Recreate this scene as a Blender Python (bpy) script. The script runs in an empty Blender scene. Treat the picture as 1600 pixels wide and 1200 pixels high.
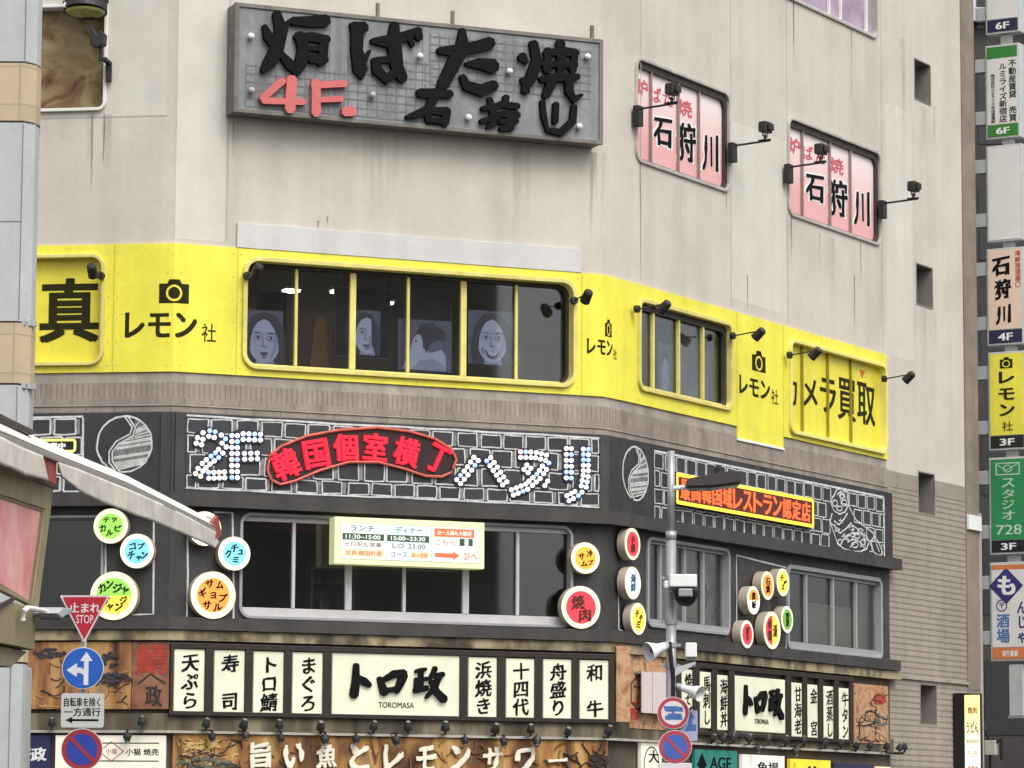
import bpy, bmesh, math, random
from mathutils import Vector, Matrix
from mathutils.geometry import tessellate_polygon
R_ = math.radians
random.seed(7)
SC = bpy.context.scene
COL = SC.collection

# ------------------------------------------------------------------ camera, sky, sun, exposure
FPX, PITCH, ROLL, EYE = 5500.0, 7.2575, 0.3063, 1.6
cam = bpy.data.objects.new('camera', bpy.data.cameras.new('camera'))
cam.data.sensor_width = 36.0
cam.data.lens = FPX / 1600 * 36.0
cam.data.clip_start, cam.data.clip_end = 0.5, 3000
cam.matrix_world = Matrix.Translation((0, 0, EYE)) @ Matrix.Rotation(R_(90 + PITCH), 4, 'X') @ Matrix.Rotation(R_(ROLL), 4, 'Z')
COL.objects.link(cam)
SC.camera = cam
SUN_EL, SUN_AZ = 52.0, 148.0            # azimuth clockwise from +Y; a veiled sun behind the camera
wd = bpy.data.worlds.new('World'); SC.world = wd; wd.use_nodes = True
nt = wd.node_tree
sky = nt.nodes.new('ShaderNodeTexSky'); sky.sky_type = 'NISHITA'; sky.sun_disc = False
sky.sun_elevation, sky.sun_rotation = R_(SUN_EL), R_(SUN_AZ)
sky.dust_density, sky.air_density, sky.ozone_density = 4.0, 1.2, 1.0
hs = nt.nodes.new('ShaderNodeHueSaturation'); hs.inputs['Saturation'].default_value = 0.12
nt.links.new(sky.outputs[0], hs.inputs['Color'])
nt.links.new(hs.outputs[0], nt.nodes['Background'].inputs['Color'])
nt.nodes['Background'].inputs['Strength'].default_value = 0.15
sun = bpy.data.objects.new('sun', bpy.data.lights.new('sun', 'SUN'))
sun.data.energy, sun.data.angle, sun.data.color = 1.2, R_(40), (1, 0.97, 0.92)
az, el = R_(SUN_AZ), R_(SUN_EL)
sd = Vector((math.sin(az) * math.cos(el), math.cos(az) * math.cos(el), math.sin(el)))
sun.rotation_euler = (-sd).to_track_quat('-Z', 'Y').to_euler()
COL.objects.link(sun)
SC.view_settings.view_transform = 'Standard'
SC.view_settings.look = 'None'
SC.view_settings.exposure = 0.46
SC.view_settings.gamma = 1.0

# ------------------------------------------------------------------ pixel of the photograph (1600x1200) -> point on a real plane
_p, _r = R_(PITCH), R_(ROLL)
def ray(px, py):
    a, b = (px - 800) / FPX, -(py - 600) / FPX
    a, b = math.cos(_r) * a - math.sin(_r) * b, math.sin(_r) * a + math.cos(_r) * b
    return Vector((a, math.cos(_p) - b * math.sin(_p), math.sin(_p) + b * math.cos(_p)))
class Face:
    """A vertical plane: local x runs to the right along it, y into it, z up."""
    def __init__(s, th, off):
        s.th, s.off = R_(th), off
        s.n = Vector((math.sin(s.th), math.cos(s.th), 0)); s.t = Vector((math.cos(s.th), -math.sin(s.th), 0))
    def uv(s, px, py, d=0.0):
        r = ray(px, py); k = (s.off - d) / (r.dot(s.n))
        return k * r.dot(s.t), k * r.z + EYE
    def P(s, u, z, d=0.0):
        return s.n * (s.off - d) + s.t * u + Vector((0, 0, z))
    def W(s, u=0.0, z=0.0, d=0.0):
        return Matrix.Translation(s.P(u, z, d)) @ Matrix.Rotation(-s.th, 4, 'Z')
    def rect(s, xl, xr, yt, yb, d=0.0):
        xm, ym = (xl + xr) / 2, (yt + yb) / 2
        return s.uv(xl, ym, d)[0], s.uv(xr, ym, d)[0], s.uv(xm, yb, d)[1], s.uv(xm, yt, d)[1]
FL, FF, FR = Face(8.2312, 61.1273), Face(-23.1340, 60.0), Face(-59.4808, 32.0120)
def cross(a, da, b, db):
    """where two planes (moved out by da, db) meet in plan"""
    m = Matrix(((a.n.x, a.n.y), (b.n.x, b.n.y))).inverted() @ Vector((a.off - da, b.off - db))
    return Vector((m.x, m.y, 0))

# ------------------------------------------------------------------ materials
MATS = {}
EM = 0.72                                # lamps are dimmer than the day: one scale for every lit sign
def mat(name, col, rough=0.6, var=0.10, sc=5.0, metal=0.0, bump=0.0, emit=0.0, streak=0.0, spec=0.4, brick=None, alpha=None):
    if name in MATS: return MATS[name]
    m = bpy.data.materials.new(name); m.use_nodes = True; MATS[name] = m
    t = m.node_tree; N, Lk = t.nodes, t.links
    b = N['Principled BSDF']
    b.inputs['Roughness'].default_value = rough; b.inputs['Metallic'].default_value = metal
    b.inputs['Specular IOR Level'].default_value = spec
    geo = N.new('ShaderNodeNewGeometry')
    def noise(scale, vec=None, det=4.0):
        n = N.new('ShaderNodeTexNoise'); n.inputs['Scale'].default_value = scale; n.inputs['Detail'].default_value = det
        Lk.new(vec if vec else geo.outputs['Position'], n.inputs['Vector']); return n.outputs['Fac']
    def remap(v, lo, hi, a=0.3, c=0.7):
        r = N.new('ShaderNodeMapRange'); Lk.new(v, r.inputs[0])
        r.inputs[1].default_value, r.inputs[2].default_value, r.inputs[3].default_value, r.inputs[4].default_value = a, c, lo, hi
        return r.outputs[0]
    def mul(c, f):
        x = N.new('ShaderNodeMix'); x.data_type = 'RGBA'; x.blend_type = 'MULTIPLY'; x.inputs[0].default_value = 1.0
        Lk.new(c, x.inputs[6]); Lk.new(f, x.inputs[7]); return x.outputs[2]
    rgb = N.new('ShaderNodeRGB'); rgb.outputs[0].default_value = (*col, 1); c = rgb.outputs[0]
    if brick:
        bw, bh, mort, dark = brick
        uvn = N.new('ShaderNodeUVMap')
        bt = N.new('ShaderNodeTexBrick'); Lk.new(uvn.outputs[0], bt.inputs['Vector'])
        bt.inputs['Scale'].default_value = 1.0; bt.inputs['Brick Width'].default_value = bw; bt.inputs['Row Height'].default_value = bh
        bt.inputs['Mortar Size'].default_value = mort; bt.offset = 0.5 if bw > bh else 0.0
        bt.inputs['Color1'].default_value = (*col, 1); bt.inputs['Color2'].default_value = (*[v * 0.86 for v in col], 1)
        bt.inputs['Mortar'].default_value = (*[v * dark for v in col], 1)
        c = bt.outputs['Color']
    if var: c = mul(c, remap(noise(sc), 1 - var, 1 + var * 0.5))
    if streak:
        mp = N.new('ShaderNodeMapping'); mp.inputs['Scale'].default_value = (2.6, 2.6, 0.12); Lk.new(geo.outputs['Position'], mp.inputs[0])
        c = mul(c, remap(noise(1.0, mp.outputs[0], 6.0), 1 - streak, 1.0, 0.35, 0.6))
        c = mul(c, remap(noise(0.35), 1 - streak * 0.6, 1.04, 0.35, 0.65)); c = mul(c, remap(noise(9.0, None, 8.0), 1 - streak * .5, 1.02, 0.3, 0.7))
    Lk.new(c, b.inputs['Base Color'])
    if rough > 0.15 and var:
        Lk.new(remap(noise(sc * 2.3), max(rough - 0.12, 0.05), min(rough + 0.12, 1)), b.inputs['Roughness'])
    if bump:
        bp = N.new('ShaderNodeBump'); bp.inputs['Strength'].default_value = bump; bp.inputs['Distance'].default_value = 0.02
        Lk.new(noise(sc * 6), bp.inputs['Height']); Lk.new(bp.outputs[0], b.inputs['Normal'])
    if emit:
        Lk.new(c, b.inputs['Emission Color']); b.inputs['Emission Strength'].default_value = emit * EM
    if alpha:
        mp = N.new('ShaderNodeMapping'); mp.inputs['Scale'].default_value = (9, 9, 0.5); Lk.new(geo.outputs['Position'], mp.inputs[0])
        tc = N.new('ShaderNodeTexCoord'); sp = N.new('ShaderNodeSeparateXYZ'); Lk.new(tc.outputs['Generated'], sp.inputs[0])
        def math_(op, p, q):
            k = N.new('ShaderNodeMath'); k.operation = op
            for i, w in enumerate((p, q)):
                if isinstance(w, float): k.inputs[i].default_value = w
                else: Lk.new(w, k.inputs[i])
            return k.outputs[0]
        side = math_('MULTIPLY', math_('MULTIPLY', sp.outputs[0], math_('SUBTRACT', 1.0, sp.outputs[0])), 4.0)
        fade = math_('MULTIPLY', side, math_('POWER', sp.outputs[2], 0.6))
        Lk.new(math_('MULTIPLY', fade, remap(noise(1.0, mp.outputs[0]), 0.0, alpha, 0.4, 0.65)), b.inputs['Alpha'])
    return m
def glass(name, tint, gloss):
    m = bpy.data.materials.new(name); m.use_nodes = True; N, Lk = m.node_tree.nodes, m.node_tree.links
    N.remove(N['Principled BSDF'])
    a = N.new('ShaderNodeBsdfTransparent'); a.inputs[0].default_value = (*tint, 1)
    g = N.new('ShaderNodeBsdfGlossy'); g.inputs['Roughness'].default_value = 0.03; g.inputs[0].default_value = (0.9, 0.93, 0.95, 1)
    fr = N.new('ShaderNodeFresnel'); ge = N.new('ShaderNodeNewGeometry'); io = N.new('ShaderNodeMapRange'); io.inputs[3].default_value, io.inputs[4].default_value = 1.45, 1 / 1.45   # same sheen from either side of the thin pane
    Lk.new(ge.outputs['Backfacing'], io.inputs[0]); Lk.new(io.outputs[0], fr.inputs['IOR'])
    mm = N.new('ShaderNodeMath'); mm.operation = 'MULTIPLY'; mm.inputs[1].default_value = gloss; Lk.new(fr.outputs[0], mm.inputs[0])
    x = N.new('ShaderNodeMixShader'); Lk.new(mm.outputs[0], x.inputs[0]); Lk.new(a.outputs[0], x.inputs[1]); Lk.new(g.outputs[0], x.inputs[2])
    Lk.new(x.outputs[0], N['Material Output'].inputs[0]); return m
def ramp_mat(name, stops, sc, det=6.0, rough=0.7, emit=0.0, stretch=(1, 1, 1), distort=0.0):
    m = bpy.data.materials.new(name); m.use_nodes = True; N, Lk = m.node_tree.nodes, m.node_tree.links
    b = N['Principled BSDF']; b.inputs['Roughness'].default_value = rough
    geo = N.new('ShaderNodeNewGeometry'); mp = N.new('ShaderNodeMapping'); mp.inputs['Scale'].default_value = stretch
    n = N.new('ShaderNodeTexNoise'); n.inputs['Scale'].default_value = sc; n.inputs['Detail'].default_value = det; n.inputs['Distortion'].default_value = distort
    r = N.new('ShaderNodeValToRGB'); Lk.new(geo.outputs['Position'], mp.inputs[0]); Lk.new(mp.outputs[0], n.inputs['Vector']); Lk.new(n.outputs['Fac'], r.inputs[0])
    e = r.color_ramp.elements
    e[0].position, e[0].color = stops[0][0], (*stops[0][1], 1); e[1].position, e[1].color = stops[-1][0], (*stops[-1][1], 1)
    for p, c in stops[1:-1]: k = e.new(p); k.color = (*c, 1)
    Lk.new(r.outputs[0], b.inputs['Base Color'])
    if emit: Lk.new(r.outputs[0], b.inputs['Emission Color']); b.inputs['Emission Strength'].default_value = emit
    return m

# ------------------------------------------------------------------ mesh builder
class MB:
    def __init__(s): s.v, s.f, s.m, s.uvs, s.mi, s.smooth = [], [], [], None, 0, False
    def add(s, vs, fs):
        o = len(s.v); s.v += [tuple(v) for v in vs]
        for f in fs: s.f.append([i + o for i in f]); s.m.append(s.mi)
    def box(s, x0, x1, y0, y1, z0, z1):
        s.add([(x, y, z) for x in (x0, x1) for y in (y0, y1) for z in (z0, z1)],
              [(0, 1, 3, 2), (4, 6, 7, 5), (0, 4, 5, 1), (2, 3, 7, 6), (0, 2, 6, 4), (1, 5, 7, 3)]); return s
    def prism(s, poly, y0, y1, holes=()):
        """polygon in x,z, from front y0 to back y1"""
        loops = [list(poly)] + [list(h) for h in holes]
        flat = [p for l in loops for p in l]; n = len(flat)
        tris = tessellate_polygon([[Vector((p[0], p[1], 0)) for p in l] for l in loops])
        vs = [(p[0], y0, p[1]) for p in flat] + [(p[0], y1, p[1]) for p in flat]
        fs = [tuple(t) for t in tris] + [tuple(i + n for i in reversed(t)) for t in tris]
        o = 0
        for l in loops:
            k = len(l)
            for i in range(k): a, b = o + i, o + (i + 1) % k; fs.append((a, b, b + n, a + n))
            o += k
        s.add(vs, fs); return s
    def ring(s, outer, inner, y0, y1, y2=None):
        """frame between two loops of equal length; y2: how deep the inner reveal runs"""
        n = len(outer); y2 = y1 if y2 is None else y2
        vs = [(p[0], y0, p[1]) for p in outer] + [(p[0], y0, p[1]) for p in inner] + [(p[0], y1, p[1]) for p in outer] + [(p[0], y2, p[1]) for p in inner]
        fs = []
        for i in range(n):
            j = (i + 1) % n
            fs += [(i, j, n + j, n + i), (2 * n + i, 2 * n + j, j, i), (n + i, n + j, 3 * n + j, 3 * n + i)]
        s.add(vs, fs); return s
    def tube(s, pts, r, n=10, cap=True):
        pts = [Vector(p) for p in pts]; k = len(pts); vs = []
        rs = r if isinstance(r, (list, tuple)) else [r] * k
        for i, p in enumerate(pts):
            d = (pts[min(i + 1, k - 1)] - pts[max(i - 1, 0)]).normalized()
            a = d.cross(Vector((0, 0, 1)) if abs(d.z) < 0.9 else Vector((1, 0, 0))).normalized(); b = d.cross(a)
            vs += [p + (a * math.cos(2 * math.pi * q / n) + b * math.sin(2 * math.pi * q / n)) * rs[i] for q in range(n)]
        fs = [(i * n + q, i * n + (q + 1) % n, (i + 1) * n + (q + 1) % n, (i + 1) * n + q) for i in range(k - 1) for q in range(n)]
        if cap: fs += [tuple(reversed(range(n))), tuple(range((k - 1) * n, k * n))]
        s.add(vs, fs); return s
    def disc(s, x, z, r, y0, y1, n=40):
        return s.prism([(x + r * math.cos(2 * math.pi * i / n), z + r * math.sin(2 * math.pi * i / n)) for i in range(n)], y0, y1)
    def line(s, pts, w, y0, y1):
        """flat band of width w (or widths) along x,z points"""
        k = len(pts); ws = w if isinstance(w, (list, tuple)) else [w] * k; l, r = [], []
        for i in range(k):
            a, b = pts[max(i - 1, 0)], pts[min(i + 1, k - 1)]
            dx, dz = b[0] - a[0], b[1] - a[1]; q = math.hypot(dx, dz) or 1
            l.append((pts[i][0] - dz / q * ws[i] / 2, pts[i][1] + dx / q * ws[i] / 2)); r.append((pts[i][0] + dz / q * ws[i] / 2, pts[i][1] - dx / q * ws[i] / 2))
        vs = [(p[0], y0, p[1]) for p in l] + [(p[0], y0, p[1]) for p in r] + [(p[0], y1, p[1]) for p in l] + [(p[0], y1, p[1]) for p in r]
        fs = [(0, k, 3 * k, 2 * k), (k - 1, 3 * k - 1, 4 * k - 1, 2 * k - 1)]
        for i in range(k - 1):
            fs += [(i, i + 1, k + i + 1, k + i), (2 * k + i, 2 * k + i + 1, i + 1, i), (k + i, k + i + 1, 3 * k + i + 1, 3 * k + i)]
        s.add(vs, fs); return s
    def text(s, st, x0, x1, z0, z1, y, ext=0.004, bold=0.0, vert=False, shear=0.0, keep=False, brush=False):
        """letters fitted to a box; front of the letters at y - 2*ext"""
        if vert:
            n = len(st); ch = (z1 - z0) / n
            for i, c in enumerate(st):
                if c == ' ': continue
                g, fs, bb = glyph(c, bold, shear, brush)
                cx, cz = (x0 + x1) / 2, z1 - (i + 0.5) * ch; w = min(ch, (x1 - x0) * 1.35)
                kx = (x1 - x0) / 0.93; kz = min(ch, (x1 - x0) * 1.3)
                if c == 'ー': s.add([(cx + (p[1] - 0.38) * kx, y - ext - p[2] * ext, cz - (p[0] - 0.46) * kz) for p in g], fs)
                else: s.add([(cx + (p[0] - 0.46) * kx, y - ext - p[2] * ext, cz + (p[1] - 0.38) * kz) for p in g], fs)
            return s
        g, fs, bb = glyph(st, bold, shear, brush)
        kx, kz = (x1 - x0) / (bb[1] - bb[0]), (z1 - z0) / (bb[3] - bb[2])
        if keep: kx = kz
        ox = (x0 + x1) / 2 - (bb[0] + bb[1]) / 2 * kx
        s.add([(ox + p[0] * kx, y - ext - p[2] * ext, z0 + (p[1] - bb[2]) * kz) for p in g], fs); return s
    def char(s, c, cx, cz, w, h, ang, y, ext=0.004, bold=0.0, brush=False):
        g, fs, bb = glyph(c, bold, 0, brush); ca, sa = math.cos(ang), math.sin(ang); out = []
        for p in g:
            a = ((p[0] - bb[0]) / (bb[1] - bb[0]) - 0.5) * w; b = ((p[1] - bb[2]) / (bb[3] - bb[2]) - 0.5) * h
            out.append((cx + a * ca - b * sa, y - ext - p[2] * ext, cz + a * sa + b * ca))
        s.add(out, fs); return s
    def mesh(s, name, mats, bevel=0):
        me = bpy.data.meshes.new(name); me.from_pydata(s.v, [], s.f)
        for m in (mats if isinstance(mats, (list, tuple)) else [mats]): me.materials.append(m)
        me.polygons.foreach_set('material_index', s.m)
        if s.uvs:
            uv = me.uv_layers.new(name='UVMap')
            for l in me.loops: uv.data[l.index].uv = s.uvs[l.vertex_index]
        bm = bmesh.new(); bm.from_mesh(me)
        if not s.uvs: bmesh.ops.recalc_face_normals(bm, faces=bm.faces)
        bm.to_mesh(me); bm.free()
        if s.smooth: me.shade_smooth()
        me.update(); return me
_G = {}
def glyph(st, bold=0.0, shear=0.0, brush=False):
    k = (st, bold, shear, brush)
    if k in _G: return _G[k]
    c = bpy.data.curves.new('glyph', 'FONT'); c.body = st; c.extrude = 1.0; c.resolution_u = 3; c.shear = shear
    o = bpy.data.objects.new('glyph', c); COL.objects.link(o)
    dg = bpy.context.evaluated_depsgraph_get(); dg.update(); e = o.evaluated_get(dg); me = e.to_mesh()
    vs = [tuple(v.co) for v in me.vertices]; fs = [tuple(p.vertices) for p in me.polygons]
    e.to_mesh_clear(); bpy.data.objects.remove(o); bpy.data.curves.remove(c)
    if not vs: vs, fs = [(0, 0, 0), (1, 0, 0), (1, 1, 0)], []
    if bold:                                # heavier strokes: shifted copies, each a hair behind the last, wider than tall like a brush
        n = len(vs); b2, h2, V2, F2 = bold * .9, bold * .5, [], []
        for i, (dx, dz) in enumerate(((0, 0), (b2, h2), (-b2, h2), (b2, -h2), (-b2, -h2))):
            w = (lambda x, y: .35 + 1.5 * abs(math.sin(x * 9.1 + y * 5.3 + len(st)) * math.cos(y * 7.7 - x * 3.1))) if brush else (lambda x, y: 1.0)
            V2 += [(x + dx * w(x, y), y + dz * w(x, y), z * (1 - .04 * i)) for x, y, z in vs]; F2 += [tuple(k + i * n for k in f) for f in fs]
        vs, fs = V2, F2
    if brush: vs = [(x + .014 * math.sin(y * 11 + x * 4), y + .11 * (x - .46) + .012 * math.sin(x * 13 + y * 3), z) for x, y, z in vs]   # strokes rise to the right and wander
    xs, zs = [v[0] for v in vs], [v[1] for v in vs]
    _G[k] = (vs, fs, (min(xs), max(xs), min(zs), max(zs))); return _G[k]
def rrect(x0, x1, z0, z1, r, n=6):
    r = min(r, (x1 - x0) / 2 - 1e-4, (z1 - z0) / 2 - 1e-4); out = []
    for cx, cz, a0 in ((x1 - r, z1 - r, 0), (x0 + r, z1 - r, 90), (x0 + r, z0 + r, 180), (x1 - r, z0 + r, 270)):
        out += [(cx + r * math.cos(R_(a0 + 90 * i / n)), cz + r * math.sin(R_(a0 + 90 * i / n))) for i in range(n + 1)]
    return out

# ------------------------------------------------------------------ things and parts
class Node:
    def __init__(s, o, W, face=None, u=0, z=0, d=0): s.o, s.W, s.face, s.u, s.z, s.d, s.kids = o, W, face, u, z, d, []
    def xz(s, px, py, d=None):
        u, z = s.face.uv(px, py, s.d if d is None else d); return u - s.u, z - s.z
    def rect(s, xl, xr, yt, yb, d=None):
        a, b, c, e = s.face.rect(xl, xr, yt, yb, s.d if d is None else d); return a - s.u, b - s.u, c - s.z, e - s.z
def _link(name, data, parent, W):
    o = bpy.data.objects.new(name, data); COL.objects.link(o)
    if parent: o.parent = parent.o; o.matrix_basis = parent.W.inverted() @ W
    else: o.matrix_basis = W
    return o
def tag(o, label, cat=None, group=None, kind=None):
    if label: o['label'] = label
    if cat: o['category'] = cat
    if group: o['group'] = group
    if kind: o['kind'] = kind
def thing(name, label, cat, W, group=None, face=None, u=0, z=0, d=0):
    o = _link(name, None, None, W); o.empty_display_size = 0.3; tag(o, label, cat, group)
    return Node(o, W, face, u, z, d)
def fthing(name, label, cat, face, px, py, d=0.0, group=None):
    u, z = face.uv(px, py, d)
    return thing(name, label, cat, face.W(u, z, d), group, face, u, z, d)
def part(name, mb, mats, parent, W=None, bevel=0.0, label=None):
    W = W if W is not None else parent.W
    o = _link(name, mb.mesh(name, mats), parent, W)
    if label: o['label'] = label
    if bevel:
        b = o.modifiers.new('bevel', 'BEVEL'); b.width = bevel; b.segments = 2; b.limit_method = 'ANGLE'; b.angle_limit = R_(40)
    k = Node(o, W, parent.face, parent.u, parent.z, parent.d); parent.kids.append(k); return k
def dup(node, W, label=None, group=None, parent=None):
    o = node.o.copy(); COL.objects.link(o); n = Node(o, W)
    if parent: o.parent = parent.o; o.matrix_basis = parent.W.inverted() @ W
    else: o.matrix_basis = W
    if label: o['label'] = label
    if group: o['group'] = group
    rel = W @ node.W.inverted()
    for k in node.kids: n.kids.append(dup(k, rel @ k.W, parent=n))
    return n

# ------------------------------------------------------------------ palette
PLASTER = mat('painted plaster', (0.565, 0.522, 0.455), 0.88, 0.08, 0.9, bump=0.3, streak=0.07)
PALE = mat('pale patch', (0.60, 0.585, 0.56), 0.7, 0.06, 2.0, streak=0.08)
YEL = mat('yellow sheet', (0.85, 0.775, 0.075), 0.5, 0.07, 1.6, streak=0.10)
YELF = mat('cream yellow frame', (0.76, 0.67, 0.20), 0.5, 0.12, 4.0, streak=0.12)
FRAME = mat('grey beige frame', (0.50, 0.46, 0.42), 0.5, 0.15, 3.0, streak=0.15)
WHITEF = mat('white window frame', (0.78, 0.76, 0.72), 0.4, 0.08, 3.0)
ALU = mat('aluminium sash', (0.31, 0.305, 0.31), 0.45, 0.06, 4.0)
SOLD = mat('soldier tile', (0.36, 0.30, 0.25), 0.75, 0.16, 2.5, brick=(0.098, 0.60, 0.011, 0.62), streak=0.2, bump=0.1)
STRET = mat('stretcher tile', (0.35, 0.29, 0.245), 0.75, 0.16, 2.5, brick=(0.52, 0.135, 0.012, 0.62), streak=0.2)
CONC = mat('concrete lip', (0.40, 0.355, 0.30), 0.85, 0.15, 2.0, streak=0.25)
SIDING = mat('tile siding', (0.315, 0.27, 0.225), 0.8, 0.12, 3.0, streak=0.12)
PIER = mat('brown pier', (0.27, 0.22, 0.175), 0.8, 0.15, 2.0, streak=0.15)
CHAR = mat('charcoal wall', (0.058, 0.055, 0.055), 0.6, 0.2, 2.0, streak=0.2)
FASC = mat('dark fascia', (0.040, 0.040, 0.046), 0.6, 0.25, 1.6, streak=0.15)
LEDGE = mat('brown black ledge', (0.060, 0.055, 0.052), 0.5, 0.25, 2.0, streak=0.2)
CHALK = mat('chalk line', (0.62, 0.62, 0.60), 0.9, 0.3, 9.0)
CHALKG = mat('chalk smear', (0.22, 0.22, 0.215), 0.9, 0.4, 9.0)
BLACK = mat('black', (0.012, 0.012, 0.014), 0.45, 0.2, 6.0)
INK = mat('ink', (0.007, 0.007, 0.008), 0.8, 0.1, 6.0, spec=0.12)
OLIVE = mat('olive black print', (0.022, 0.021, 0.004), 0.7, 0.1, 6.0, spec=0.15)
DARKIN = mat('dark interior', (0.29, 0.255, 0.215), 0.9, 0.3, 0.8)
WHITE = mat('white paint', (0.78, 0.78, 0.76), 0.5, 0.05, 5.0)
STEEL = mat('galvanised steel', (0.42, 0.43, 0.44), 0.45, 0.12, 3.0, metal=0.4, streak=0.1)
GREYP = mat('pale grey plate', (0.50, 0.52, 0.52), 0.5, 0.08, 3.0, streak=0.1)
WOODD = mat('dark brown frame', (0.028, 0.017, 0.013), 0.5, 0.25, 5.0)
GLASS = glass('window glass', (0.93, 0.94, 0.95), 1.5)
GLASSD = glass('tinted glass', (0.74, 0.75, 0.76), 1.7)
def lit(name, col, e, var=0.06, sc=2.0): return mat('lit ' + name, col, 0.4, var, sc, emit=e)
CREAMLIT = lit('cream', (0.70, 0.69, 0.52), 0.26, 0.14, 1.6)
REDLIT = lit('red neon', (1.0, 0.012, 0.035), 0.95, 0.1)
RED = mat('sign red', (0.40, 0.014, 0.03), 0.45, 0.1, 5)
BLUE = mat('sign blue', (0.012, 0.10, 0.42), 0.45, 0.1, 5)

# ------------------------------------------------------------------ ground
def solo(name, mb, mats, W, label=None, cat=None, group=None, kind=None, bevel=0.0):
    o = _link(name, mb.mesh(name, mats), None, W); tag(o, label, cat, group, kind)
    if bevel:
        b = o.modifiers.new('bevel', 'BEVEL'); b.width = bevel; b.segments = 2; b.limit_method = 'ANGLE'; b.angle_limit = R_(40)
    return Node(o, W)
g = MB(); g.box(-400, 400, -300, 500, -0.3, 0.0)
solo('ground', g, mat('asphalt', (0.05, 0.05, 0.052), 0.9, 0.2, 0.6), Matrix.Identity(4), kind='structure')

# ------------------------------------------------------------------ the corner building
LF0 = cross(FL, 0, FF, 0)
ub = LF0.copy()
BLD = thing('commercial_building', 'beige corner building with a yellow third floor band and a charcoal second floor', 'building', Matrix.Translation(ub))
def fpart(name, mb, mats, face, parent=None, d=0.0, **k):
    p = parent or BLD; n = part(name, mb, mats, p, W=face.W(0, 0, d), **k); n.face, n.u, n.z, n.d = face, 0, 0, d; return n
uL0 = FL.uv(-380, 500)[0]; uFc = FF.uv(938, 520)[0]; uRc = FR.uv(984, 520)[0]
uRe = FR.uv(1505, 520)[0]; uR84 = FR.uv(1384, 640)[0]; uRp = FR.uv(1525, 520)[0]
def uLc(d): return cross(FL, d, FF, d).dot(FL.t)
def uFl(d): return cross(FL, d, FF, d).dot(FF.t)
def arc(d, n=7):
    a, c, b = FF.P(uFc, 0, d), cross(FF, d, FR, d), FR.P(uRc, 0, d)
    return [a * (1 - t) ** 2 + c * 2 * t * (1 - t) + b * t * t for t in [i / n for i in range(n + 1)]]
SARC = sum((p - q).length for p, q in zip(arc(0)[1:], arc(0)))
def path(d, ur, ul=None):
    return [FL.P(uL0 if ul is None else ul, 0, d), cross(FL, d, FF, d)] + arc(d) + [FR.P(ur, 0, d)]
class SK(MB):
    def __init__(s): MB.__init__(s); s.uvs = []
    def quad(s, pts, uvs): s.add([p - LF0 for p in pts], [(0, 1, 2, 3)]); s.uvs += uvs
    def strip(s, d, z0, z1, ur, ul=None, d1=None):
        pa, pb = path(d, ur, ul), path(d if d1 is None else d1, ur, ul); sc = 0
        for i in range(len(pa) - 1):
            L = (pa[i + 1] - pa[i]).length; k0, k1 = Vector((0, 0, z0)), Vector((0, 0, z1))
            s.quad([pa[i] + k0, pa[i + 1] + k0, pb[i + 1] + k1, pb[i] + k1], [(sc, z0), (sc + L, z0), (sc + L, z1), (sc, z1)]); sc += L
    def end(s, ur, d0, d1, z0, z1):
        s.quad([FR.P(ur, z0, d0), FR.P(ur, z0, d1), FR.P(ur, z1, d1), FR.P(ur, z1, d0)], [(0, 0), (0.1, 0), (0.1, 1), (0, 1)])
    def sheet(s, face, u0, u1, z0, z1, holes, d):
        hs = [h for h in holes if max(p[0] for p in h) > u0 and min(p[0] for p in h) < u1 and min(p[1] for p in h) > z0 - 1 and max(p[1] for p in h) < z1 + 1]
        hs = [[(min(max(p[0], u0 + .01), u1 - .01), min(max(p[1], z0 + .01), z1 - .01)) for p in h] for h in hs]
        loops = [[(u0, z0), (u1, z0), (u1, z1), (u0, z1)]] + hs; flat = [p for l in loops for p in l]
        tr = tessellate_polygon([[Vector((p[0], p[1], 0)) for p in l] for l in loops])
        s.add([face.P(p[0], p[1], d) - LF0 for p in flat], [tuple(t) for t in tr]); s.uvs += flat
# heights of the horizontal lines
ZYT, ZYB, ZBT, ZB2 = 12.10, 9.77, 9.025, 5.12
ZLB = FF.uv(660, 806, 0.3)[1]; ZLT = FF.uv(660, 785, 0.3)[1]
ZTOP = 27.0
HOLES = {'up': {FL: [], FF: [], FR: []}, 'low': {FL: [], FF: [], FR: []}}

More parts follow.
